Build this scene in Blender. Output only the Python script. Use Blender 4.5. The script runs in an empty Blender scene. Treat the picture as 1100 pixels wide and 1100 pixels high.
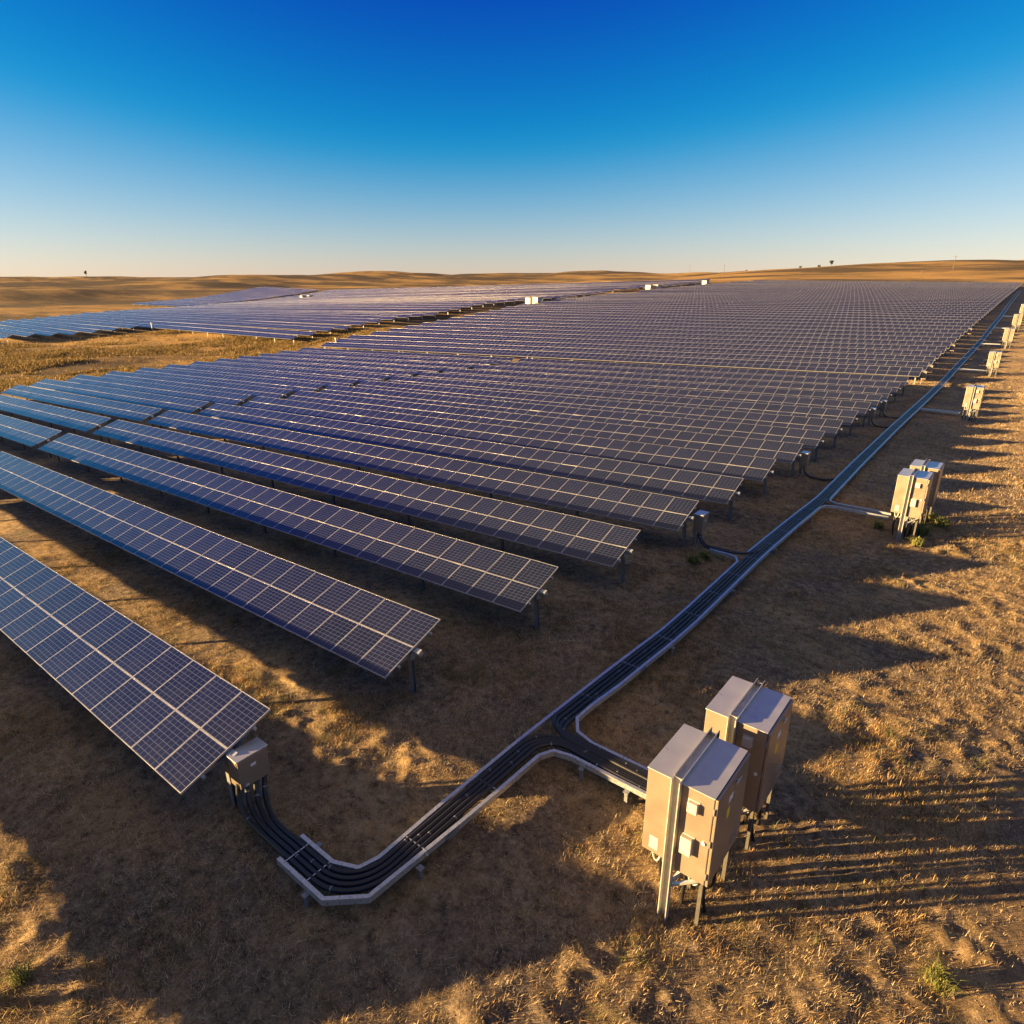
import bpy, bmesh, math, random
import numpy as np
from mathutils import Vector, Matrix

random.seed(7)
rng = np.random.default_rng(11)
scene = bpy.context.scene
COL = scene.collection
R = math.radians

# ------------------------------------------------------------------ camera
H, FPX, HOR = 8.0, 700.0, 298.0
YAW, PITCH = R(38.5), math.atan2(550 - HOR, FPX)
cam_d = bpy.data.cameras.new("camera")
cam_d.sensor_width = 36.0
cam_d.lens = FPX / 1100 * 36.0
cam_d.clip_start, cam_d.clip_end = 0.1, 20000
cam = bpy.data.objects.new("camera", cam_d)
COL.objects.link(cam)
cam.location = (0, 0, H)
cam.rotation_euler = (R(90) - PITCH, 0, YAW)
scene.camera = cam

# survey helpers: bearings measured from the drone's position give real ground positions
_F = np.array([-math.sin(YAW) * math.cos(PITCH), math.cos(YAW) * math.cos(PITCH), -math.sin(PITCH)])
_R = np.array([math.cos(YAW), math.sin(YAW), 0.0])
_U = np.cross(_R, _F)


def ray(px, py):
    return _F * FPX + _R * (px - 550) + _U * (550 - py)


def proj(p):
    v = np.array(p, float) - (0, 0, H)
    d = v @ _F
    return 550 + FPX * (v @ _R) / d, 550 - FPX * (v @ _U) / d


# ------------------------------------------------------------------ terrain
def smooth_curve(pts, sig=3.0):
    xs, ys = zip(*pts)
    g = np.arange(-120.0, 420.0, 0.5)
    v = np.interp(g, xs, ys)
    k = np.exp(-0.5 * (np.arange(-40, 41) * 0.5 / sig) ** 2)
    k /= k.sum()
    v = np.convolve(np.pad(v, 40, mode="edge"), k, mode="valid")
    return g, v


ZR = smooth_curve([(-60, 0.1), (0, 0.05), (8, 0.0), (12, -0.14), (17, -0.28), (26, -0.46), (35, -0.62), (50, -0.80), (61, -0.90),
                   (68, -0.85), (86, -0.1), (113, 1.3), (153, 2.8), (205, 4.0), (250, 4.5), (330, 5.0)])
ZL = smooth_curve([(-60, -3.2), (5, -3.2), (8, -3.3), (12.7, -3.6), (17, -3.9), (26, -4.1), (55, -4.1), (72, -3.3), (90, -1.7),
                   (105, -0.5), (131, 1.35), (157, 2.0), (192, 3.45), (234, 4.6), (276, 5.5), (350, 6.0)])


def sstep(a, b, x):
    t = np.clip((x - a) / (b - a), 0, 1)
    return t * t * (3 - 2 * t)


def base(x, y):
    x = np.asarray(x, float)
    y = np.asarray(y, float)
    zr = np.interp(y, *ZR)
    zl = np.interp(y, *ZL)
    t = np.clip((-8 - x) / 90, 0, 1.1)
    z = zr + (zl - zr) * t
    w = sstep(-300, -110, x)
    z = z * w + (-4.5 + 5.0 * sstep(130, 330, y)) * (1 - w)
    return z


def vnoise(x, y, seed):
    """smooth lattice noise, -1..1"""
    xi = np.floor(x).astype(np.int64)
    yi = np.floor(y).astype(np.int64)
    fx, fy = x - xi, y - yi
    fx = fx * fx * (3 - 2 * fx)
    fy = fy * fy * (3 - 2 * fy)

    def h(a, b):
        n = (a * 374761393 + b * 668265263 + seed * 974634777) & 0x7FFFFFFF
        n = ((n ^ (n >> 13)) * 1274126177) & 0x7FFFFFFF
        n = n ^ (n >> 16)
        return (n & 0xFFFF) / 32767.5 - 1.0

    a, b, c, d = h(xi, yi), h(xi + 1, yi), h(xi, yi + 1), h(xi + 1, yi + 1)
    return (a + (b - a) * fx) * (1 - fy) + (c + (d - c) * fx) * fy


# hills: (bearing px, distance, crest py, sigma across [m], sigma along [m], turn)
HILLS = []


def hill(px, dist, py, sx, sy, turn=0.0, floor=4.0):
    d = ray(px, HOR)
    d = d / np.hypot(d[0], d[1])
    dd = ray(px, py)
    ztop = H + dd[2] / np.hypot(dd[0], dd[1]) * dist
    hx, hy = d[0] * dist, d[1] * dist
    HILLS.append((hx, hy, ztop - float(base(hx, hy)), d[0], d[1], sx, sy, turn))


hill(1075, 560, 279, 190, 110)
hill(1250, 640, 277, 240, 150)
hill(930, 620, 290.5, 110, 100)
hill(735, 820, 290.0, 130, 120)
hill(655, 880, 290.5, 110, 120)
hill(512, 900, 292.0, 90, 110)
hill(320, 860, 294.0, 110, 110, floor=1)
hill(400, 1150, 291.5, 160, 120)
hill(590, 1300, 293.0, 260, 160)
hill(850, 1250, 291.0, 260, 160)
hill(210, 1000, 297.5, 120, 120, floor=0)
hill(60, 1400, 297.0, 240, 160, floor=-2)
hill(-120, 900, 300, 150, 120, floor=-4)
hill(60, 640, 305.5, 90, 60, floor=-4.5)
hill(150, 620, 303.5, 70, 50, floor=-4.5)
hill(10, 520, 309.0, 80, 40, floor=-4.5)
hill(230, 700, 303.5, 60, 50, floor=-2)


def terrain(x, y):
    """ground without the small-scale roughness"""
    x = np.asarray(x, float)
    y = np.asarray(y, float)
    z = base(x, y)
    r = np.hypot(x, y)
    up = np.zeros_like(z) + 1e-9
    for hx, hy, hh, dx, dy, sx, sy, turn in HILLS:
        ax = (x - hx) * dx + (y - hy) * dy
        ay = -(x - hx) * dy + (y - hy) * dx
        e = hh * np.exp(-0.5 * ((ay / sx) ** 2 + (ax / sy) ** 2))
        up = up + np.maximum(e, 0.0) ** 5
    z = z + up ** 0.2
    far = sstep(330, 600, r)
    z = z + far * (2.4 * vnoise(x / 130, y / 130, 3) + 1.5 * vnoise(x / 52, y / 52, 4) + 0.5 * vnoise(x / 21, y / 21, 5) - 1.5)
    # rough pasture in the shallow valley on the left
    val = sstep(-86, -100, x) * sstep(-40, 0, y) * (1 - sstep(330, 500, r))
    z = z + val * (0.30 * vnoise(x / 9, y / 9, 21) + 0.16 * vnoise(x / 4, y / 4, 22))
    return z


def rough(x, y, step):
    """clods, ruts and hummocks near the drone; each octave fades out where the mesh is too coarse for it"""
    z = np.zeros_like(x)
    track = np.exp(-0.5 * ((x - (1.6 + 0.02 * y)) / 0.55) ** 2) + np.exp(-0.5 * ((x - (3.6 + 0.02 * y)) / 0.55) ** 2)
    track = np.clip(track, 0, 1)
    calm = (1 - 0.4 * track) * (0.45 + 0.8 * sstep(-0.45, 0.35, vnoise(x / 1.9, y / 1.9, 41) + 0.5 * vnoise(x / 0.7, y / 0.7, 42)))
    for wl, amp, sd, mound in ((2.6, 0.032, 31, 0), (1.1, 0.018, 32, 0), (0.50, 0.036, 33, 1), (0.27, 0.044, 34, 1), (0.16, 0.030, 35, 1), (0.11, 0.014, 36, 0)):
        keep = np.clip((wl / np.maximum(step, 1e-3) - 2.0) / 1.5, 0, 1)
        n = vnoise(x / wl + 13.7 * sd, y / wl + 7.1 * sd, sd)
        if mound:
            n = np.maximum(n + 0.1, 0) ** 1.4 - 0.25
        z += keep * amp * n * calm
    z -= 0.05 * track * np.clip(1.5 / np.maximum(step, 0.05) / 4, 0, 1)
    return z


def tz(x, y):
    return float(terrain(np.array([x]), np.array([y]))[0])


def on_ground(px, py, up=0.0):
    """where the bearing px,py meets the ground raised by `up`"""
    d = ray(px, py)
    t0, t1 = 0.0, None
    t = 1.0 / FPX
    while t < 4000 / FPX:
        p = np.array([0, 0, H]) + d * t
        if p[2] < tz(p[0], p[1]) + up:
            t1 = t
            break
        t0 = t
        t *= 1.03
    for _ in range(40):
        m = (t0 + t1) / 2
        p = np.array([0, 0, H]) + d * m
        if p[2] < tz(p[0], p[1]) + up:
            t1 = m
        else:
            t0 = m
    return p


# ------------------------------------------------------------------ materials
def mat(name):
    m = bpy.data.materials.new(name)
    m.use_nodes = True
    nt = m.node_tree
    nt.nodes.clear()
    out = nt.nodes.new("ShaderNodeOutputMaterial")
    b = nt.nodes.new("ShaderNodeBsdfPrincipled")
    nt.links.new(b.outputs[0], out.inputs[0])
    return m, nt, b


def node(nt, typ, **kw):
    n = nt.nodes.new(typ)
    for k, v in kw.items():
        if k == "inp":
            for i, val in v.items():
                if hasattr(val, "is_linked") or isinstance(val, bpy.types.NodeSocket):
                    nt.links.new(val, n.inputs[i])
                else:
                    n.inputs[i].default_value = val
        else:
            setattr(n, k, v)
    return n


def math_n(nt, op, a, b=None, c=None):
    d = {0: a}
    if b is not None:
        d[1] = b
    if c is not None:
        d[2] = c
    return node(nt, "ShaderNodeMath", operation=op, inp=d).outputs[0]


def mixc(nt, fac, a, b):
    n = nt.nodes.new("ShaderNodeMix")
    n.data_type = "RGBA"
    for sock, v in ((n.inputs[0], fac), (n.inputs[6], a), (n.inputs[7], b)):
        if isinstance(v, bpy.types.NodeSocket):
            nt.links.new(v, sock)
        elif isinstance(v, (int, float)):
            sock.default_value = v
        else:
            sock.default_value = (*v, 1)
    return n.outputs[2]


def ramp(nt, fac, stops):
    n = nt.nodes.new("ShaderNodeValToRGB")
    nt.links.new(fac, n.inputs[0])
    el = n.color_ramp.elements
    while len(el) < len(stops):
        el.new(0.5)
    for e, (p, c) in zip(el, stops):
        e.position = p
        e.color = (*c, 1) if not isinstance(c, (int, float)) else (c, c, c, 1)
    return n.outputs[0]


def simple(name, col, rough_=0.5, metal=0.0, var=0.12, scale=14.0, bump=0.0):
    m, nt, b = mat(name)
    tc = node(nt, "ShaderNodeTexCoord").outputs["Object"]
    n = node(nt, "ShaderNodeTexNoise", inp={"Vector": tc, "Scale": scale, "Detail": 5.0, "Roughness": 0.6})
    dark = tuple(c * (1 - var) for c in col)
    lite = tuple(min(1, c * (1 + var)) for c in col)
    c = ramp(nt, n.outputs[0], [(0.3, dark), (0.7, lite)])
    nt.links.new(c, b.inputs["Base Color"])
    b.inputs["Metallic"].default_value = metal
    rr = ramp(nt, n.outputs[0], [(0.3, max(0.02, rough_ - 0.08)), (0.7, min(1, rough_ + 0.1))])
    nt.links.new(rr, b.inputs["Roughness"])
    if bump:
        bp = node(nt, "ShaderNodeBump", inp={"Strength": bump, "Distance": 0.01, "Height": n.outputs[0]})
        nt.links.new(bp.outputs[0], b.inputs["Normal"])
    return m


M = {}
M["alu"] = simple("anodised_aluminium", (0.50, 0.50, 0.50), 0.38, 0.75, 0.08, 6)
M["galv"] = simple("galvanised_steel", (0.50, 0.53, 0.55), 0.33, 0.7, 0.20, 22)
M["galv_dull"] = simple("weathered_steel", (0.20, 0.215, 0.23), 0.5, 0.5, 0.18, 18)
M["cab"] = simple("beige_powder_coat", (0.325, 0.272, 0.215), 0.36, 0.6, 0.05, 2.5)
M["stand"] = simple("zinc_strut", (0.38, 0.37, 0.34), 0.5, 0.3, 0.1, 12)
M["dark_steel"] = simple("dark_steel", (0.10, 0.095, 0.088), 0.5, 0.4, 0.2, 16)
M["cab_top"] = simple("sheet_metal_lid", (0.52, 0.52, 0.52), 0.32, 0.6, 0.04, 3)
M["cab_edge"] = simple("dark_gasket", (0.05, 0.045, 0.04), 0.6)
M["pvc"] = simple("pale_plastic", (0.36, 0.34, 0.30), 0.45, 0, 0.05)
M["cable"] = simple("black_rubber", (0.010, 0.010, 0.012), 0.42, 0, 0.3, 40)
M["sticker"] = simple("white_sticker", (0.6, 0.6, 0.58), 0.5, 0, 0.03)
M["yellow"] = simple("yellow_sticker", (0.70, 0.52, 0.03), 0.5, 0, 0.05)
M["white"] = simple("white_cabin_paint", (0.38, 0.36, 0.33), 0.5, 0, 0.05, 2)
M["back"] = simple("white_backsheet", (0.55, 0.55, 0.56), 0.6, 0, 0.05)
M["bark"] = simple("bark", (0.09, 0.065, 0.045), 0.9, 0, 0.3)
M["concrete"] = simple("concrete", (0.42, 0.39, 0.34), 0.85, 0, 0.15)


def panel_material():
    m, nt, b = mat("solar_glass")
    uv = node(nt, "ShaderNodeUVMap").outputs[0]
    s = node(nt, "ShaderNodeSeparateXYZ", inp={0: uv})
    fu = math_n(nt, "FRACT", s.outputs[0])
    fv = math_n(nt, "FRACT", s.outputs[1])

    def edge(f, w):            # 1 inside `w` of either end of 0..1
        d = math_n(nt, "ABSOLUTE", math_n(nt, "SUBTRACT", f, 0.5))
        return math_n(nt, "GREATER_THAN", d, 0.5 - w)

    border = math_n(nt, "MAXIMUM", edge(fu, 0.015), edge(fv, 0.013))
    # cells inside the frame
    cu = math_n(nt, "FRACT", math_n(nt, "MULTIPLY", math_n(nt, "SUBTRACT", fu, 0.02), 6 / 0.96))
    cv = math_n(nt, "FRACT", math_n(nt, "MULTIPLY", math_n(nt, "SUBTRACT", fv, 0.02), 9 / 0.96))
    grid = math_n(nt, "MAXIMUM", edge(cu, 0.035), edge(cv, 0.055))
    fl = node(nt, "ShaderNodeVectorMath", operation="FLOOR", inp={0: uv}).outputs[0]
    oi = node(nt, "ShaderNodeObjectInfo").outputs["Random"]
    seedv = node(nt, "ShaderNodeVectorMath", operation="ADD", inp={0: fl}).outputs[0]
    nt.links.new(oi, seedv.node.inputs[1])
    wn = node(nt, "ShaderNodeTexWhiteNoise", noise_dimensions="3D", inp={"Vector": seedv})
    cell = mixc(nt, wn.outputs["Value"], (0.0022, 0.0040, 0.017), (0.0050, 0.0070, 0.027))
    tc = node(nt, "ShaderNodeTexCoord").outputs["Object"]
    dust = node(nt, "ShaderNodeTexNoise", inp={"Vector": tc, "Scale": 1.6, "Detail": 6.0, "Roughness": 0.65})
    dfac = ramp(nt, dust.outputs[0], [(0.42, 0.0), (0.75, 0.018)])
    cell = mixc(nt, dfac, cell, (0.22, 0.18, 0.15))
    c1 = mixc(nt, math_n(nt, "MULTIPLY", grid, 0.60), cell, (0.070, 0.088, 0.145))
    c2 = mixc(nt, border, c1, (0.27, 0.28, 0.31))
    nt.links.new(c2, b.inputs["Base Color"])
    rg = math_n(nt, "ADD", math_n(nt, "MULTIPLY", border, 0.28), ramp(nt, dust.outputs[0], [(0.3, 0.17), (0.8, 0.26)]))
    nt.links.new(rg, b.inputs["Roughness"])
    b.inputs["IOR"].default_value = 1.6
    b.inputs["Coat Weight"].default_value = 0.15            # hazy film on the glass: broad, pale reflection at grazing angles
    b.inputs["Coat Roughness"].default_value = 0.42
    b.inputs["Coat IOR"].default_value = 1.5
    b.inputs["Sheen Weight"].default_value = 0.0          # film of dust: shows at grazing angles
    b.inputs["Sheen Roughness"].default_value = 0.35
    b.inputs["Sheen Tint"].default_value = (0.72, 0.82, 1.0, 1)
    return m


M["panel"] = panel_material()


def ground_material():
    m, nt, b = mat("dry_pasture_soil")
    tc = node(nt, "ShaderNodeTexCoord").outputs["Object"]
    big = node(nt, "ShaderNodeTexNoise", inp={"Vector": tc, "Scale": 0.35, "Detail": 6.0, "Roughness": 0.6})
    mid = node(nt, "ShaderNodeTexNoise", inp={"Vector": tc, "Scale": 2.2, "Detail": 8.0, "Roughness": 0.68})
    fin = node(nt, "ShaderNodeTexNoise", inp={"Vector": tc, "Scale": 16.0, "Detail": 8.0, "Roughness": 0.75})
    far = node(nt, "ShaderNodeTexNoise", inp={"Vector": tc, "Scale": 0.02, "Detail": 9.0, "Roughness": 0.62})
    straw = mixc(nt, ramp(nt, mid.outputs[0], [(0.3, 0.0), (0.7, 1.0)]), (0.165, 0.112, 0.060), (0.56, 0.385, 0.190))
    dirt = mixc(nt, ramp(nt, fin.outputs[0], [(0.3, 0.0), (0.72, 1.0)]), (0.070, 0.054, 0.041), (0.30, 0.225, 0.155))
    k = ramp(nt, big.outputs[0], [(0.40, 0.0), (0.60, 1.0)])
    c = mixc(nt, k, dirt, straw)
    lit = ramp(nt, fin.outputs[0], [(0.34, 1.0), (0.46, 0.0)])
    c = mixc(nt, math_n(nt, "MULTIPLY", lit, 0.65), c, (0.056, 0.039, 0.028))
    # matted straw, bare crust and dark litter in hand-sized patches
    pa = node(nt, "ShaderNodeTexNoise", inp={"Vector": tc, "Scale": 5.5, "Detail": 7.0, "Roughness": 0.72})
    c = mixc(nt, ramp(nt, pa.outputs[0], [(0.52, 0.0), (0.66, 0.75)]), c, (0.46, 0.355, 0.225))
    c = mixc(nt, ramp(nt, pa.outputs[0], [(0.33, 0.9), (0.49, 0.0)]), c, (0.055, 0.044, 0.033))
    gr = node(nt, "ShaderNodeTexNoise", inp={"Vector": tc, "Scale": 0.8, "Detail": 5.0, "Roughness": 0.7})
    gk = ramp(nt, gr.outputs[0], [(0.56, 0.0), (0.70, 0.55)])
    c = mixc(nt, gk, c, (0.144, 0.129, 0.046))
    # bare wheel tracks and far pasture come as ground attributes, with painted shade for the left hills
    at = node(nt, "ShaderNodeAttribute", attribute_name="track").outputs["Fac"]
    c = mixc(nt, math_n(nt, "MULTIPLY", at, 0.7), c, mixc(nt, fin.outputs[0], (0.227, 0.149, 0.079), (0.412, 0.273, 0.144)))
    fk = node(nt, "ShaderNodeAttribute", attribute_name="pasture").outputs["Fac"]
    fc = ramp(nt, far.outputs[0], [(0.30, (0.12, 0.080, 0.036)), (0.45, (0.32, 0.200, 0.072)), (0.62, (0.44, 0.270, 0.090)), (0.75, (0.19, 0.138, 0.055))])
    sc_ = node(nt, "ShaderNodeAttribute", attribute_name="hill_shade").outputs["Fac"]
    st = node(nt, "ShaderNodeMapping", inp={0: tc})
    st.inputs["Scale"].default_value = (0.011, 0.022, 0.02)
    sn = node(nt, "ShaderNodeTexNoise", inp={"Vector": st.outputs[0], "Scale": 1.0, "Detail": 7.0, "Roughness": 0.6})
    fc = mixc(nt, ramp(nt, sn.outputs[0], [(0.45, 0.0), (0.56, 0.9)]), fc, (0.055, 0.042, 0.026))  # dark hill patches: darker grass together with painted slope shade
    fc = mixc(nt, math_n(nt, "MULTIPLY", sc_, ramp(nt, sn.outputs[0], [(0.40, 0.30), (0.54, 0.85)])), fc, (0.060, 0.047, 0.034))  # darkens the left hills: shaded slopes painted into the colour
    fc = mixc(nt, math_n(nt, "MULTIPLY", ramp(nt, mid.outputs[0], [(0.35, 1.0), (0.55, 0.0)]), 0.35), fc, (0.093, 0.062, 0.031))
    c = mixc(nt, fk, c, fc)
    nt.links.new(c, b.inputs["Base Color"])
    b.inputs["Roughness"].default_value = 0.95
    b.inputs["Specular IOR Level"].default_value = 0.15
    hsum = math_n(nt, "ADD", math_n(nt, "MULTIPLY", mid.outputs[0], 0.5), fin.outputs[0])
    hfar = math_n(nt, "ADD", math_n(nt, "MULTIPLY", gr.outputs[0], 8.0), math_n(nt, "MULTIPLY", mid.outputs[0], 3.0))
    hsum = math_n(nt, "ADD", hsum, math_n(nt, "MULTIPLY", hfar, fk))
    bp = node(nt, "ShaderNodeBump", inp={"Strength": 1.0, "Distance": 0.09, "Height": hsum})
    nt.links.new(bp.outputs[0], b.inputs["Normal"])
    return m


M["ground"] = ground_material()


def blade_material(name, trans=0.25):
    m, nt, b = mat(name)
    at = node(nt, "ShaderNodeAttribute", attribute_name="tint").outputs["Color"]
    nt.links.new(at, b.inputs["Base Color"])
    b.inputs["Roughness"].default_value = 0.7
    b.inputs["Specular IOR Level"].default_value = 0.25
    tr = node(nt, "ShaderNodeBsdfTranslucent", inp={0: at})
    mx = node(nt, "ShaderNodeMixShader", inp={0: trans})
    nt.links.new(b.outputs[0], mx.inputs[1])
    nt.links.new(tr.outputs[0], mx.inputs[2])
    nt.links.new(mx.outputs[0], nt.nodes["Material Output"].inputs[0])
    return m


M["blade"] = blade_material("dry_blades")
M["leaf"] = blade_material("leaves", 0.2)


# ------------------------------------------------------------------ mesh builder
class MB:
    def __init__(self):
        self.v, self.f, self.uv, self.mi, self.sm = [], [], [], [], []

    def add(self, vs, fs, uvs=None, mi=0, smooth=False):
        o = len(self.v)
        self.v += [tuple(p) for p in vs]
        for k, f in enumerate(fs):
            self.f.append(tuple(i + o for i in f))
            self.uv.append(uvs[k] if uvs else None)
            self.mi.append(mi)
            self.sm.append(smooth)

    def box(self, lo, hi, mi=0, bev=0.0, rot=None, at=None):
        bm = bmesh.new()
        bmesh.ops.create_cube(bm, size=1)
        lo, hi = Vector(lo), Vector(hi)
        for v in bm.verts:
            v.co = Vector(((lo.x + hi.x) / 2 + v.co.x * (hi.x - lo.x), (lo.y + hi.y) / 2 + v.co.y * (hi.y - lo.y),
                           (lo.z + hi.z) / 2 + v.co.z * (hi.z - lo.z)))
        if bev:
            bmesh.ops.bevel(bm, geom=list(bm.edges), offset=bev, segments=2, affect="EDGES", profile=0.5)
        if rot is not None:
            bmesh.ops.transform(bm, matrix=rot, verts=bm.verts)
        if at is not None:
            bmesh.ops.translate(bm, vec=Vector(at), verts=bm.verts)
        bm.verts.index_update()
        self.add([v.co[:] for v in bm.verts], [[v.index for v in f.verts] for f in bm.faces], mi=mi)
        bm.free()

    def bar(self, p0, p1, w, h, mi=0, up=(0, 0, 1), bev=0.0):
        p0, p1 = Vector(p0), Vector(p1)
        d = (p1 - p0)
        L = d.length
        d.normalize()
        u = Vector(up)
        s = d.cross(u).normalized()
        u = s.cross(d).normalized()
        m = Matrix((s, d, u)).transposed().to_4x4()
        self.box((-w / 2, 0, -h / 2), (w / 2, L, h / 2), mi, bev, rot=m, at=p0)

    def ribbon(self, pts, prof, mi=0, closed=True, caps=True):
        """sweep a profile [(side, up)] along a level path"""
        pts = [Vector(p) for p in pts]
        n = len(pts)
        rings = []
        for i, p in enumerate(pts):
            a = (pts[i] - pts[i - 1]).normalized() if i else None
            b = (pts[i + 1] - pts[i]).normalized() if i < n - 1 else None
            t = (a + b).normalized() if a and b else (a or b)
            s = Vector((t.y, -t.x, 0)).normalized()
            k = 1.0
            if a and b:
                k = 1.0 / max(0.35, math.sqrt(max(0.02, (1 + a.dot(b)) / 2)))
            rings.append([p + s * (q[0] * k) + Vector((0, 0, q[1])) for q in prof])
        m = len(prof)
        vs = [v for r in rings for v in r]
        fs = []
        for i in range(n - 1):
            for j in range(m if closed else m - 1):
                j2 = (j + 1) % m
                fs.append((i * m + j, i * m + j2, (i + 1) * m + j2, (i + 1) * m + j))
        if closed and caps:
            fs.append(tuple(range(m - 1, -1, -1)))
            fs.append(tuple((n - 1) * m + j for j in range(m)))
        self.add(vs, fs, mi=mi)

    def tube(self, pts, r, n=8, mi=0, taper=None):
        pts = [Vector(p) for p in pts]
        vs, fs = [], []
        prev = None
        for i, p in enumerate(pts):
            t = (pts[min(i + 1, len(pts) - 1)] - pts[max(i - 1, 0)]).normalized()
            if prev is None:
                ref = Vector((0, 0, 1)) if abs(t.z) < 0.9 else Vector((1, 0, 0))
                s = t.cross(ref).normalized()
            else:
                s = (prev - t * prev.dot(t)).normalized()
            prev = s
            u = t.cross(s)
            rr = r if taper is None else r + (taper - r) * i / (len(pts) - 1)
            for k in range(n):
                a = 2 * math.pi * k / n
                vs.append(p + (s * math.cos(a) + u * math.sin(a)) * rr)
        for i in range(len(pts) - 1):
            for k in range(n):
                k2 = (k + 1) % n
                fs.append((i * n + k, (i + 1) * n + k, (i + 1) * n + k2, i * n + k2))
        self.add(vs, fs, mi=mi, smooth=True)
        self.add([vs[k] for k in range(n)], [tuple(range(n))], mi=mi)
        self.add([vs[-n + k] for k in range(n)], [tuple(range(n - 1, -1, -1))], mi=mi)

    def mesh(self, name, mats):
        me = bpy.data.meshes.new(name)
        me.from_pydata(self.v, [], self.f)
        for mt in mats:
            me.materials.append(mt)
        me.polygons.foreach_set("material_index", self.mi)
        me.polygons.foreach_set("use_smooth", self.sm)
        if any(u is not None for u in self.uv):
            lay = me.uv_layers.new(name="UVMap")
            for p, u in zip(me.polygons, self.uv):
                if u is not None:
                    for li, c in zip(p.loop_indices, u):
                        lay.data[li].uv = c
        me.update()
        return me


def link(name, me, parent=None, loc=(0, 0, 0), rot=(0, 0, 0)):
    o = bpy.data.objects.new(name, me)
    COL.objects.link(o)
    o.location = loc
    o.rotation_euler = rot
    if parent is not None:
        o.parent = parent
    return o


def build(mb, name, mats, parent=None, loc=(0, 0, 0), rot=(0, 0, 0)):
    if not isinstance(mats, (list, tuple)):
        mats = [mats]
    return link(name, mb.mesh(name, mats), parent, loc, rot)


def tag(o, label, cat, group=None, kind=None):
    if label:
        o["label"] = label
    if cat:
        o["category"] = cat
    if group:
        o["group"] = group
    if kind:
        o["kind"] = kind
    return o


def thing(name, label, cat, loc=(0, 0, 0), rot=(0, 0, 0), group=None):
    o = link(name, None, None, loc, rot)
    o.empty_display_size = 0.2
    return tag(o, label, cat, group)


def copy_tree(o, parent=None):
    c = o.copy()
    COL.objects.link(c)
    if parent is not None:
        c.parent = parent
    for ch in list(o.children):
        copy_tree(ch, c)
    return c


def bez(p0, p1, p2, p3, n=10):
    p0, p1, p2, p3 = map(Vector, (p0, p1, p2, p3))
    out = []
    for i in range(n + 1):
        t = i / n
        out.append(p0 * (1 - t) ** 3 + p1 * 3 * t * (1 - t) ** 2 + p2 * 3 * t * t * (1 - t) + p3 * t ** 3)
    return out


def rounded(path, r=0.5, n=7):
    """round the corners of a polyline"""
    path = [Vector(p) for p in path]
    out = [path[0]]
    for i in range(1, len(path) - 1):
        a, b, c = path[i - 1], path[i], path[i + 1]
        k = min(r, (a - b).length * 0.49, (c - b).length * 0.49)
        s, e = b + (a - b).normalized() * k, b + (c - b).normalized() * k
        out += bez(s, s + (b - s) * 0.6, e + (b - e) * 0.6, e, n)
    out.append(path[-1])
    return out


# ------------------------------------------------------------------ ground sheet
def axis(lo, hi, f0, f1, st, gr, cap=260.0):
    a = list(np.arange(f0, f1 + st / 2, st))
    s, x = st, a[-1]
    while x < hi:
        s = min(s * gr, cap)
        x += s
        a.append(x)
    s, x = st, f0
    pre = []
    while x > lo:
        s = min(s * gr, cap)
        x -= s
        pre.append(x)
    return np.array(pre[::-1] + a)


def make_ground():
    xs = axis(-7000, 4000, -10.0, 7.0, 0.05, 1.022)
    ys = axis(-60, 7000, 1.0, 31.0, 0.05, 1.022)
    X, Y = np.meshgrid(xs, ys)
    sx = np.gradient(xs)
    sy = np.gradient(ys)
    S = np.maximum(sx[None, :], sy[:, None])
    Z = terrain(X, Y) + rough(X, Y, S)
    nx, ny = len(xs), len(ys)
    co = np.stack([X, Y, Z], -1).reshape(-1, 3).astype(np.float32)
    idx = np.arange(nx * ny).reshape(ny, nx)
    q = np.stack([idx[:-1, :-1], idx[:-1, 1:], idx[1:, 1:], idx[1:, :-1]], -1).reshape(-1, 4).astype(np.int32)
    me = bpy.data.meshes.new("ground")
    me.vertices.add(len(co))
    me.vertices.foreach_set("co", co.ravel())
    me.loops.add(q.size)
    me.loops.foreach_set("vertex_index", q.ravel())
    me.polygons.add(len(q))
    me.polygons.foreach_set("loop_start", np.arange(0, q.size, 4, dtype=np.int32))
    me.polygons.foreach_set("loop_total", np.full(len(q), 4, dtype=np.int32))
    me.update(calc_edges=True)
    me.polygons.foreach_set("use_smooth", np.ones(len(q), dtype=bool))
    x, y = co[:, 0], co[:, 1]
    wob = 0.35 * vnoise(x / 3, y / 3, 51)
    tr = np.exp(-0.5 * ((x + wob - (1.6 + 0.02 * y)) / 0.5) ** 2) + np.exp(-0.5 * ((x + wob - (3.6 + 0.02 * y)) / 0.5) ** 2)
    tr = np.clip(tr, 0, 1) * (0.65 + 0.35 * vnoise(x / 1.2, y / 1.2, 52))
    past = np.maximum(sstep(-84, -100, x), sstep(225, 300, y)) if True else 0
    past = np.maximum(past, sstep(30, 60, x))
    rr = np.hypot(x, y)
    hill_shade = sstep(-150, -420, x) * sstep(260, 420, rr) * np.clip(0.75 + 0.6 * vnoise(x / 160, y / 160, 81), 0, 1)  # mask for the shade painted on the left far hills
    for nm, val in (("track", tr), ("pasture", past), ("hill_shade", hill_shade)):
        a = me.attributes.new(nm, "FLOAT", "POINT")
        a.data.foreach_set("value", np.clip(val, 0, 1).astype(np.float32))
    me.materials.append(M["ground"])
    o = link("ground", me)
    tag(o, None, None, kind="structure")
    return o


make_ground()

# ------------------------------------------------------------------ solar tables
HF, HB, DEP = 0.80, 1.37, 1.58
SLOPE = math.hypot(DEP, HB - HF)
TILT = math.atan2(HB - HF, DEP)
PW = 0.85                      # module pitch along the row
MS = SLOPE / 2                 # module size up the slope


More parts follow.
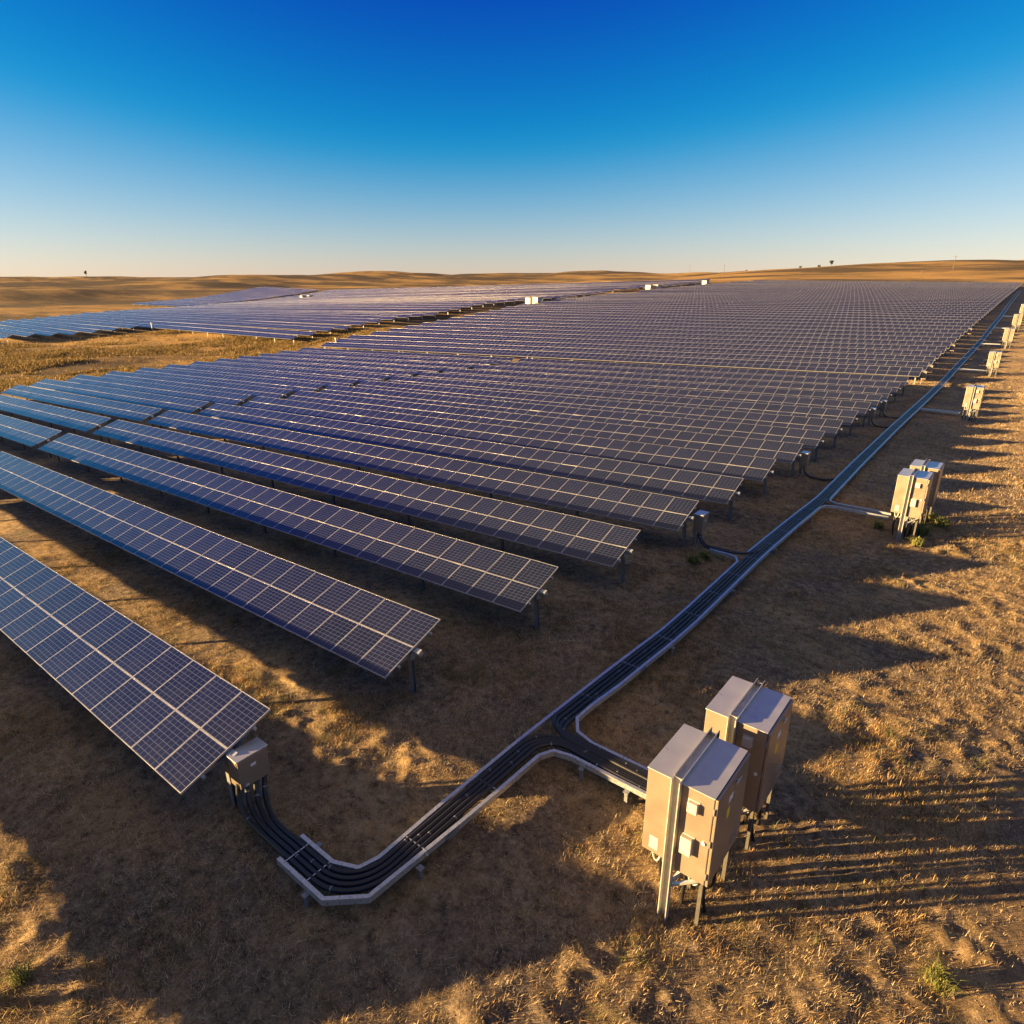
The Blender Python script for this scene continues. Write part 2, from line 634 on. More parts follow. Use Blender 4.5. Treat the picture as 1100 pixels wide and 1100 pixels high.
def slope_pt(x, s, off=0.0):
    """point on the table: s metres up the slope from the front edge, off metres along the normal"""
    return (x, -DEP / 2 + s * math.cos(TILT) - off * math.sin(TILT), HF + s * math.sin(TILT) + off * math.cos(TILT))


def module_meshes():
    w, l, t = PW - 0.008, MS - 0.006, 0.036
    g = MB()
    a, b = w / 2, l / 2
    z = t / 2 - 0.002
    g.add([(-a + .004, -b + .004, z), (a - .004, -b + .004, z), (a - .004, b - .004, z), (-a + .004, b - .004, z)], [(0, 1, 2, 3)],
          uvs=[[(0.005, 0.005), (0.995, 0.005), (0.995, 0.995), (0.005, 0.995)]], mi=0)
    g.add([(-a + .004, -b + .004, -z), (a - .004, -b + .004, -z), (a - .004, b - .004, -z), (-a + .004, b - .004, -z)], [(3, 2, 1, 0)], mi=1)
    f = MB()
    lip = 0.010
    for lo, hi in (((-a, -b, -t / 2), (-a + lip, b, t / 2)), ((a - lip, -b, -t / 2), (a, b, t / 2)),
                   ((-a + lip, -b, -t / 2), (a - lip, -b + lip, t / 2)), ((-a + lip, b - lip, -t / 2), (a - lip, b, t / 2))):
        f.box(lo, hi)
    whole = MB()
    for mb, off in ((g, 0), (f, 2)):
        whole.v_off = len(whole.v)
        o = len(whole.v)
        whole.v += mb.v
        for k, fc in enumerate(mb.f):
            whole.f.append(tuple(i + o for i in fc))
            whole.uv.append(mb.uv[k])
            whole.mi.append(mb.mi[k] + off)
            whole.sm.append(False)
    return (g.mesh("solar_module", [M["panel"], M["back"]]), f.mesh("module_frame", [M["alu"]]),
            whole.mesh("solar_module", [M["panel"], M["back"], M["alu"]]))


MOD_GLASS, MOD_FRAME, MOD_ALL = module_meshes()
_cache = {}


def rack_meshes():
    p = MB()                   # C-section post with a head bracket
    zt = (HF + HB) / 2 - 0.16
    p.box((-0.05, -0.035, -0.5), (-0.045, 0.035, zt))
    p.box((-0.045, -0.035, -0.5), (0.05, -0.030, zt))
    p.box((-0.045, 0.030, -0.5), (0.05, 0.035, zt))
    br = MB()
    br.box((-0.062, -0.06, zt - 0.13), (0.062, 0.06, zt + 0.03), bev=0.008)
    for s in (-1, 1):
        br.bar((0, 0.0, zt - 0.02), slope_pt(0, SLOPE / 2 + s * 0.55, -0.085), 0.035, 0.05)
    return p.mesh("post", [M["galv_dull"]]), br.mesh("post_bracket", [M["galv_dull"]])


POST, BRACKET = rack_meshes()


def beam_mesh(L, s, w, h, off, name, over=0.05):
    key = (name, round(L, 2), s)
    if key not in _cache:
        mb = MB()
        a, b = slope_pt(over, s, off), slope_pt(-L - over, s, off)
        mb.bar(a, b, w, h, up=(0, -math.sin(TILT), math.cos(TILT)))
        _cache[key] = mb.mesh(name, [M["galv"]])
    return _cache[key]


def array_mesh(cols):
    """all modules of a far table in one surface, each pane very slightly out of true, with the frame rails"""
    key = ("array", cols)
    if key in _cache:
        return _cache[key]
    mb = MB()
    r = random.Random(cols)
    for c in range(cols):
        for k in range(2):
            x1, x0 = -c * PW, -(c + 1) * PW
            s0, s1 = k * MS, (k + 1) * MS
            e = [r.uniform(-0.002, 0.002) for _ in range(4)]
            mb.add([slope_pt(x0, s0, e[0]), slope_pt(x1, s0, e[1]), slope_pt(x1, s1, e[2]), slope_pt(x0, s1, e[3])], [(0, 1, 2, 3)],
                   uvs=[[(-c - 1 + 0.001, k + 0.001), (-c - 0.001, k + 0.001), (-c - 0.001, k + 0.999), (-c - 1 + 0.001, k + 0.999)]], mi=0)
    L = cols * PW
    mb.add([slope_pt(-L, 0, -0.03), slope_pt(0, 0, -0.03), slope_pt(0, SLOPE, -0.03), slope_pt(-L, SLOPE, -0.03)], [(3, 2, 1, 0)], mi=1)
    up = (0, -math.sin(TILT), math.cos(TILT))
    for s in (-0.004, SLOPE + 0.004):
        mb.bar(slope_pt(0.01, s, -0.014), slope_pt(-L - 0.01, s, -0.014), 0.022, 0.040, 2, up=up)
    for x in (0.006, -L - 0.006):
        mb.bar(slope_pt(x, 0, -0.014), slope_pt(x, SLOPE, -0.014), 0.012, 0.040, 2, up=(0, -math.sin(TILT), math.cos(TILT)))
    _cache[key] = mb.mesh("module_surface", [M["panel"], M["back"], M["alu"]])
    return _cache[key]


def post_row_mesh(L, gap):
    key = ("postrow", round(L, 1), gap)
    if key not in _cache:
        mb = MB()
        zt = (HF + HB) / 2 - 0.1
        n = max(2, int(L / gap) + 1)
        for i in range(n):
            x = -0.35 - i * (L - 0.7) / (n - 1)
            mb.box((x - 0.05, -0.04, -0.6), (x + 0.05, 0.04, zt))
        a, b = slope_pt(0.03, SLOPE / 2, -0.09), slope_pt(-L - 0.03, SLOPE / 2, -0.09)
        mb.bar(a, b, 0.10, 0.10)
        _cache[key] = mb.mesh("support_rack", [M["galv_dull"]])
    return _cache[key]


def table(x1, y, cols, label, group, detail):
    """detail 2: modules with their frames, 1: modules, 0: one module surface"""
    L = cols * PW
    z1, z0 = tz(x1, y), tz(x1 - L, y)
    t = thing("solar_table", label, "solar table", (x1, y, z1), (0, math.asin((z0 - z1) / L), 0), group)
    if detail:
        rj = random.Random(int(y * 10) + cols)
        for c in range(cols):
            for k in range(2):
                loc = slope_pt(-(c + 0.5) * PW, (k + 0.5) * MS, 0.0)
                rot = (TILT + rj.gauss(0, 0.005), rj.gauss(0, 0.005), 0)
                m = link("solar_module", MOD_GLASS if detail == 2 else MOD_ALL, t, loc, rot)
                if detail == 2:
                    link("module_frame", MOD_FRAME, m)
        link("torque_tube", beam_mesh(L, SLOPE / 2, 0.11, 0.11, -0.095, "torque_tube", 0.16), t)
        for s in (0.36, SLOPE - 0.36):
            link("purlin", beam_mesh(L, s, 0.05, 0.045, -0.045, "purlin", 0.04), t)
        n = max(2, round(L / 4.25) + 1)
        for i in range(n):
            x = -0.12 - i * (L - 0.24) / (n - 1)
            p = link("post", POST, t, (x, 0, 0))
            link("post_bracket", BRACKET, p)
    else:
        link("module_surface", array_mesh(cols), t)
        link("support_rack", post_row_mesh(L, 6.0), t)
    return t


ORD = ["zeroth", "first", "second", "third", "fourth", "fifth", "sixth", "seventh", "eighth", "ninth", "tenth", "eleventh", "twelfth",
       "thirteenth", "fourteenth", "fifteenth", "sixteenth", "seventeenth", "eighteenth", "nineteenth"]
TENS = {20: ("twenty", "twentieth"), 30: ("thirty", "thirtieth"), 40: ("forty", "fortieth"), 50: ("fifty", "fiftieth"), 60: ("sixty", "sixtieth")}


def ordn(n):
    if n < 20:
        return ORD[n]
    a, b = TENS[n // 10 * 10]
    return b if n % 10 == 0 else a + "-" + ORD[n % 10]


CORN = [(293, 763.6), (475.6, 667.4), (602.1, 610.8), (690.2, 571.3), (752.7, 539.2), (800.6, 515), (836.4, 493.8), (864.2, 477.8), (886.3, 463.4),
        (906.4, 452.1), (923.4, 440.7), (936.5, 432.5), (949.2, 425.4), (959.4, 417.6), (969.2, 411.5), (976.6, 405)]
raw = [on_ground(px, py, HB) for px, py in CORN]
yb = np.array([p[1] for p in raw])
xb = np.array([p[0] for p in raw])
ii = np.arange(16)
yfit = np.polyval(np.polyfit(ii, yb, 3), ii)
xfit = np.polyval(np.polyfit(ii, xb, 3), ii)
print("rows y", np.round(yb, 2), "x", np.round(xb, 2))
ROWY = np.where(ii < 6, yb, yfit) - DEP / 2
ROWX = np.where(ii < 6, xb, xfit)
GAPX = [-36.6, -37.6, -40.9, -43.6, -45.1, -45.7, -46.4, -46.9] + [-47.3] * 8
LEFTX = [-75, -75, -76, -79, -76, -80.4, -82.2, -83.7, -84.4, -85.1, -86.2, -86.5, -87.6, -88.5, -89.3, -90]
G_FRONT = "solar tables in front of the service lane"
ROWINFO = []
for i in range(16):
    x, y = float(ROWX[i]), float(ROWY[i])
    cols = max(4, round((x - GAPX[i]) / PW))
    lab = {0: "nearest solar table, its right end beside a beige combiner box"}.get(i, "%s solar table from the front, right-hand one of its row" % ordn(i + 1))
    table(x, y, cols, lab, G_FRONT, 2 if i < 6 else 1)
    ROWINFO.append((x, y))
    if LEFTX[i] is not None:
        xl = x - cols * PW - 0.95
        c2 = max(4, round((xl - LEFTX[i]) / PW))
        table(xl, y, c2, "left-hand solar table of the %s row from the front" % ordn(i + 1), G_FRONT, 1)
# the row nearest the drone lies just outside the frame; its shadow crosses the foreground
table(-9.3, float(ROWY[0]) - 5.1, 60, "solar table just left of the frame in front of the nearest row", G_FRONT, 0)


def poly_x(poly, py):
    ys_ = [p[1] for p in poly][::-1]
    xs_ = [p[0] for p in poly][::-1]
    return float(np.interp(py, ys_, xs_))


def solve_x(y, hz, dy, poly, lo, hi):
    """x on the line y where the table corner falls on the sighted row-end line"""
    for _ in range(50):
        m = (lo + hi) / 2
        px, py = proj((m, y + dy, tz(m, y) + hz))
        if px < poly_x(poly, py):
            lo = m
        else:
            hi = m
    return (lo + hi) / 2


R_END = [(970, 412), (989, 398), (1020, 370), (1050, 343), (1075, 322), (1093, 308), (1099, 303)]
L_END = [(340, 370), (354, 367), (573, 326), (700, 312), (760, 306.5), (805, 302.7), (840, 300)]
Y17 = float(on_ground(989, 398, HB)[1]) - DEP / 2 + 2.0
G_MAIN = "solar tables behind the service lane"
Y = Y17
n = 0
MAINROWS = []
while Y < 262:
    n += 1
    x1 = solve_x(Y, HB, DEP / 2, R_END, -25, 2)
    x0 = solve_x(Y, HF, -DEP / 2, L_END, -112, -60)
    MAINROWS.append((x1, x0, Y))
    L = x1 - x0 - 0.06
    c = int(L / 2 / PW)
    nm = ordn(n)
    table(x1, Y, c, "right half of the %s solar row behind the service lane" % nm, G_MAIN, 0)
    table(x1 - c * PW - 0.06, Y, c, "left half of the %s solar row behind the service lane" % nm, G_MAIN, 0)
    Y += 3.95
print("main rows", n, MAINROWS[0], MAINROWS[-1])

G_LEFT = "solar tables across the grassy corridor"
Y = 43.0
k = 0
while Y < 262:
    k += 1
    xl = -190 - 0.62 * Y
    xr = -108.0 if Y > 69.5 else -165.0
    c = int((xr - xl) / PW)
    where = "reaching the corridor" if Y > 69.5 else "at the far left edge by the dry valley"
    table(xr, Y, c, "%s solar row of the left field, %s" % (ordn(k), where), G_LEFT, 0)
    Y += 4.1
G_FAR = "solar tables of the farthest field"
Y = 140.0
k = 0
while Y < 262:
    k += 1
    xr = -190 - 0.62 * Y - 9
    c = int((52 + 0.1 * (Y - 140)) / PW)
    table(xr, Y, c, "%s solar row of the distant strip beyond the left field" % ordn(k), G_FAR, 0)
    Y += 4.4

# ------------------------------------------------------------------ cable tray
GZ = 0.25                      # rail top above ground
far_line = [(812, 595), (850, 563), (885, 535), (921, 498), (960, 460), (1000, 423), (1026, 396), (1055, 365), (1075, 340), (1095, 313)]
tray_far = [on_ground(px, py, GZ) for px, py in far_line]
print("tray", [tuple(np.round(p, 1)) for p in tray_far])
tray_pts = [(-5.57, 8.9), (-5.54, 10.5), (-5.45, 13.2)] + [(p[0], p[1]) for p in tray_far]
tx_y = np.array([p[1] for p in tray_pts])
tx_x = np.array([p[0] for p in tray_pts])
sm = np.polyfit(tx_y[3:], tx_x[3:], 3)


def tray_x(y):
    return float(np.interp(y, tx_y, tx_x))


YEND = float(tx_y[-1])
HALF = 0.235
CH = [(-0.030, -0.07), (0.030, -0.07), (0.030, 0.03), (-0.030, 0.03)]


def g_pt(x, y, up=GZ):
    return (x, y, tz(x, y) + up)


def run(side, y0, y1):
    ys_ = list(np.arange(y0, min(y1, 60), 1.5)) + list(np.arange(60, y1, 5.0)) if y1 > 60 else list(np.arange(y0, y1, 1.2))
    ys_.append(y1)
    return [g_pt(tray_x(v) + side * HALF, v) for v in ys_]


STUB_Y = ROWINFO[4][1] - 0.1          # branch to the combiner at the fifth row
ST = [on_ground(*p) for p in ((712, 983), (965, 579), (1038, 452.7), (1062.5, 404.7), (1079, 374.8), (1089, 356.4), (1096.8, 343))]
ST[0] = np.array([-2.38, 6.23, tz(-2.38, 6.23)])
print("stations", [tuple(np.round(p, 1)) for p in ST], "stub", STUB_Y)

tray = thing("cable_tray", "long galvanised cable tray running along the right ends of the rows", "cable tray", g_pt(-5.6, 6, 0))
tl = Vector(tray.location)


def local(mb):
    mb.v = [tuple(Vector(p) - tl) for p in mb.v]
    return mb


def rail(pts, parent=tray, r=0.0, name="side_rail"):
    mb = MB()
    mb.ribbon(rounded(pts, r, 6) if r else pts, CH)
    if parent is tray:
        local(mb)
    return build(mb, name, M["galv"], parent)


z0 = tz(-6, 5) + GZ
# far rail: from the first combiner round the bend and on to the fifth-row branch
left_pts = [(-7.02, 3.86, z0), (-6.28, 3.86, z0), (-5.92, 4.02, z0), (-5.83, 4.32, z0), (-5.84, 5.6, z0), (-5.81, 7.5, z0)]
rail(left_pts + run(-1, 9.3, STUB_Y - 0.65) + [g_pt(tray_x(STUB_Y) - 0.38, STUB_Y - 0.32), g_pt(tray_x(STUB_Y) - 0.62, STUB_Y - 0.22), g_pt(tray_x(STUB_Y) - 1.25, STUB_Y - 0.22)])
rail(run(-1, STUB_Y + 0.3, YEND))
# near rail: chamfered bend, then out along the first inverter branch
rail([(-6.93, 3.42, z0), (-5.90, 3.42, z0), (-5.46, 3.82, z0), (-5.36, 5.54, z0), (-5.32, 6.6, z0), (-5.30, 7.40, z0), (-5.17, 7.66, z0), (-4.85, 7.74, z0), (-3.0, 7.76, z0)])
BR2 = ST[1][1] + 1.75
rail([(-3.0, 8.26, z0), (-4.75, 8.24, z0), (-5.12, 8.34, z0), (-5.34, 8.66, z0), (-5.33, 9.2, z0)] + run(1, 10.2, BR2 - 0.7)
     + [g_pt(tray_x(BR2) + 0.33, BR2 - 0.36), g_pt(tray_x(BR2) + 0.6, BR2 - 0.25), g_pt(ST[1][0] - 0.6, BR2 - 0.25)])
rail([g_pt(ST[1][0] - 0.6, BR2 + 0.22), g_pt(tray_x(BR2) + 0.55, BR2 + 0.22), g_pt(tray_x(BR2) + 0.3, BR2 + 0.4)] + run(1, BR2 + 0.8, YEND))
# rungs
mbr = MB()
rung = MB()
rung.box((-HALF, -0.02, -0.055), (HALF, 0.02, -0.035))
rung.box((-HALF + 0.03, -0.008, 0.026), (HALF - 0.03, 0.008, 0.031))
RUNG = rung.mesh("rung", [M["galv"]])
yy = 4.8
nr = 0
while yy < 170 and nr < 96:
    if not (7.3 < yy < 9.0):
        x = tray_x(yy) if yy > 9 else -5.59
        link("rung", RUNG, tray, Vector(g_pt(x, yy)) - tl)
        nr += 1
    yy += 1.55 if yy < 60 else 2.6
for x in (-4.4, -3.6, -6.3, -6.8):
    y = 8.0 if x > -5 else 3.64
    link("rung", RUNG, tray, Vector((x, y, z0)) - tl, (0, 0, R(90)))
# feet
foot = MB()
foot.box((-0.02, -0.03, -0.30), (0.02, 0.03, -0.06), bev=0.004)
foot.box((-0.05, -0.045, -0.07), (0.05, 0.045, -0.058))
FOOT = foot.mesh("support_foot", [M["galv_dull"]])
yy, nf = 4.6, 0
while nf < 80 and yy < 160:
    for s in (-1, 1):
        if 7.2 < yy < 9.2:
            continue
        x = (tray_x(yy) if yy > 9 else -5.59) + s * (HALF + 0.055)
        link("support_foot", FOOT, tray, Vector(g_pt(x, yy)) - tl)
        nf += 1
    yy += 3.9 if yy < 40 else 6.5
for x, y in ((-6.2, 3.35), (-6.75, 3.95), (-4.6, 7.66), (-3.75, 7.68), (-4.2, 8.34)):
    link("support_foot", FOOT, tray, Vector((x, y, z0)) - tl, (0, 0, R(90)))
spl = MB()
spl.box((-0.004, -0.11, -0.055), (0.004, 0.11, 0.018))
for q in (-0.07, -0.025, 0.025, 0.07):
    spl.tube([(-0.009, q, -0.02), (0.009, q, -0.02)], 0.010, 6)
SPL = spl.mesh("splice_plate", [M["galv_dull"]])
for yy in np.arange(5.3, 40, 2.9):
    for sd in (-1, 1):
        if 7.0 < yy < 9.6:
            continue
        x = (tray_x(yy) if yy > 9 else (-5.59 if sd > 0 else -5.60)) + sd * (HALF + 0.041)
        link("splice_plate", SPL, tray, Vector(g_pt(x, yy)) - tl)
# branch of the second and the later inverters
for k in range(2, 7):
    s = ST[k]
    by = s[1] + 1.75
    if by > YEND:
        continue
    mb = MB()
    a, b = tray_x(by) + HALF + 0.05, s[0] - 0.55
    t = thing("branch_tray", "narrow cable tray branch to the %s inverter post from the camera" % ordn(k + 1), "cable tray", g_pt((a + b) / 2, by, 0), group="branch trays to the inverters")
    o = Vector(t.location)
    for sd in (-1, 1):
        mb = MB()
        mb.ribbon([Vector(g_pt(a, by + sd * 0.16)) - o, Vector(g_pt(b, by + sd * 0.16)) - o], CH)
        build(mb, "side_rail", M["galv"], t)
    mb = MB()
    mb.box((0, -0.14, -0.05), (b - a, 0.14, -0.03))
    build(mb, "tray_floor", M["galv_dull"], t, Vector(g_pt(a, by)) - o)

# ------------------------------------------------------------------ cables
rnd_tie = random.Random(5)


def cable(path, r, label, group, n=7):
    mb = MB()
    mb.tube(path, r, n)
    path = [Vector(p) for p in path]
    acc = rnd_tie.uniform(0.2, 0.9)
    for a, b in zip(path, path[1:]):
        d = (b - a).length
        if a.y > 24 or d < 1e-4:
            break
        while acc < d:
            q = a + (b - a) * (acc / d)
            t = (b - a).normalized() * 0.011
            mb.tube([q - t, q + t], r + 0.003, n, mi=1)
            acc += rnd_tie.uniform(1.0, 2.4)
        acc -= d
    o = build(mb, "power_cable", [M["cable"], M["galv_dull"]])
    tag(o, label, "cable", group)
    return o


COMB = ROWINFO[0]
bx, by0 = -8.42, 3.93                       # first combiner box centre
cz = tz(bx, by0)
WORDS = ["outermost", "second from outside", "third from outside", "innermost"]
for i in range(4):
    off = -0.115 + 0.085 * i                 # across the tray, outer to inner
    zc = z0 - 0.0
    ys0 = 3.78 + 0.16 * i - 0.16
    start = (bx + 0.06, by0 - 0.24 + 0.15 * i, cz + 0.60)
    p = bez(start, (bx + 0.06, ys0 - 0.05, cz + 0.1), (-7.9, 3.66 + off * 0.8, cz + 0.16), (-7.1, 3.64 + off, zc - 0.01), 12)
    o1, o2 = -off, off
    c0 = rounded([(-7.1, 3.64 + off, zc), (-5.62 - off, 3.64 + off, zc), (-5.585 - off, 7.97 - 0.35 * (-off) - 0.0, zc), (-4.4, 7.97 + off * 0.55 - 0.06, zc), (-3.1, 7.97 + off * 0.55 - 0.06, zc)],
                 0.78 - 0.06 * i, 10)
    q = bez((-3.1, 7.97 + off * 0.55 - 0.06, zc), (-2.75, 7.97, zc), (-2.6, 7.5 - 0.1 * i, 0.4), (-2.58 + 0.04 * i, 7.0 - 0.12 * i, 0.92), 8)
    cable(p + c0[1:] + q[1:], 0.040, "thick black cable from the nearest combiner box, %s in the tray bend" % WORDS[i], "black cables from the nearest combiner")
NW = ["next to the far rail", "left of the middle", "right of the middle", "next to the near rail"]
for i in range(4):
    off = -0.15 + 0.10 * i
    ys_ = list(np.arange(10.6, 60, 2.0)) + list(np.arange(60, 150, 6.0))
    north = [g_pt(tray_x(v) + off, v, GZ - 0.005 + 0.006 * math.sin(v * 1.7 + i)) for v in ys_]
    yt = 8.10 - off * 0.4
    c0 = rounded([north[0], (-5.56 + off, 8.35 + (-off) * 0.2, z0), (-5.40 + off * 0.6, yt + 0.02, z0 + 0.02), (-4.3, yt, z0 + 0.03), (-3.1, yt, z0 + 0.02)], 0.7, 8)
    q = bez((-3.1, yt, z0 + 0.02), (-2.6, yt, z0), (-2.2, 7.9, 0.4), (-2.2 + 0.08 * i, 8.1 + 0.1 * i, 0.92), 8)
    cable(list(reversed(q))[:-1] + list(reversed(c0))[:-1] + north, 0.040, "black cable along the straight cable tray, %s" % NW[i], "black cables along the straight tray")


def combiner(x, y, z, label, size=(0.27, 0.52, 0.52), zb=0.50, drop=True):
    sx, sy, sz = size
    t = thing("combiner_box", label, "combiner box", (x, y, z), (0, 0, 0), "combiner boxes at the row ends")
    b = MB()
    b.box((-sx / 2, -sy / 2, zb), (sx / 2 - 0.02, sy / 2, zb + sz), bev=0.01)
    build(b, "body", M["cab"], t)
    d = MB()
    d.box((sx / 2 - 0.018, -sy / 2 + 0.008, zb + 0.01), (sx / 2 + 0.012, sy / 2 - 0.008, zb + sz - 0.012), bev=0.005)
    dd = build(d, "door", M["cab"], t)
    s = MB()
    s.box((sx / 2 + 0.0125, -0.05, zb + sz * 0.62), (sx / 2 + 0.0145, 0.04, zb + sz * 0.72))
    build(s, "label_plate", M["sticker"], dd)
    s = MB()
    s.box((sx / 2 + 0.0125, -sy / 2 + 0.08, zb + 0.03), (sx / 2 + 0.03, -sy / 2 + 0.14, zb + 0.075), bev=0.004)
    build(s, "latch", M["pvc"], dd)
    l = MB()
    l.box((-sx / 2 - 0.012, -sy / 2 - 0.012, zb + sz + 0.001), (sx / 2 + 0.02, sy / 2 + 0.012, zb + sz + 0.022), bev=0.005)
    build(l, "lid", M["cab_top"], t)
    p = MB()
    p.box((-sx / 2 + 0.02, -0.17, -0.3), (-sx / 2 + 0.07, -0.12, zb - 0.002))
    p.box((-sx / 2 + 0.02, 0.12, -0.3), (-sx / 2 + 0.07, 0.17, zb - 0.002))
    build(p, "stand", M["galv_dull"], t)
    g = MB()
    for i in range(4):
        g.tube([(0.04, -0.2 + 0.13 * i, zb - 0.05), (0.04, -0.2 + 0.13 * i, zb + 0.01)], 0.026, 10)
    build(g, "cable_glands", M["cable"], t)
    c = MB()
    c.tube([(-sx / 2 - 0.14, 0.02, zb + sz * 0.78), (-sx / 2 + 0.01, 0.02, zb + sz * 0.78)], 0.05, 12)
    build(c, "conduit", M["galv"], t)
    return t


combiner(bx, by0, cz, "beige combiner box on the end of the nearest solar table")
# row 5, 8, 12, 13 and a few behind the lane
comb_rows = [(4, "small beige combiner box in the fifth row's end gap, wired to the tray stub"), (7, "sunlit combiner box at the end of the eighth row"),
             (11, "tan combiner box at the end of the twelfth row"), (12, "tan combiner box at the end of the thirteenth row")]
for r, lab in comb_rows:
    x, y = ROWINFO[r]
    cx, cy = x + 0.16, y + 0.55
    combiner(cx, cy, tz(cx, cy), lab, size=(0.30, 0.45, 0.62), zb=0.45)
for q in (0, 1, 5, 9):
    x1, x0, y = MAINROWS[q]
    combiner(x1 + 0.2, y + 0.4, tz(x1, y), "tan combiner box at the end of the %s row behind the service lane" % ordn(q + 1), size=(0.32, 0.45, 0.66), zb=0.45)
# stub tray + cables at row 5, loose bundles elsewhere
x5, y5 = ROWINFO[4]
for i in range(3):
    o = 0.08 * (i - 1)
    a = (x5 + 0.16, y5 + 0.55 + o, tz(x5, y5) + 0.5)
    b = g_pt(tray_x(STUB_Y) - 1.2, STUB_Y + o, GZ + 0.0)
    p = bez(a, (a[0] + 0.05, a[1], a[2] - 0.4), (b[0] - 0.4, b[1], b[2] - 0.08), b, 10)
    e = g_pt(tray_x(STUB_Y + 2.4) - 0.1 + o, STUB_Y + 2.4, GZ + 0.015)
    p2 = rounded([b, g_pt(tray_x(STUB_Y) - 0.1 + o, STUB_Y + o * 0.6, GZ + 0.03), e], 0.6, 8)
    cable(p + p2[1:], 0.032, "black cable from the fifth row's combiner box, %s of three" % ["nearest", "middle", "farthest"][i], "black cables from the fifth row's combiner")
for r in (7, 11, 12):
    x, y = ROWINFO[r]
    for i in range(2):
        o = 0.1 * (i - 0.5)
        a = (x + 0.18, y + 0.55 + o, tz(x, y) + 0.46)
        b = g_pt(x + 0.75, y + 0.25 + o, 0.05)
        e = g_pt(tray_x(y + 0.2) - 0.15, y + 0.2 + o, GZ - 0.02)
        p = bez(a, (a[0] + 0.03, a[1], a[2] - 0.35), (b[0] - 0.3, b[1], b[2]), b, 8)
        p2 = bez(b, (b[0] + 0.5, b[1] - 0.05, b[2]), (e[0] - 0.4, e[1], b[2] + 0.02), e, 8)
        cable(p + p2[1:], 0.034, "%s black cable on the ground from the %s row's combiner box" % (["near", "far"][i], ordn(r + 1)), "black cables lying between combiner and tray")


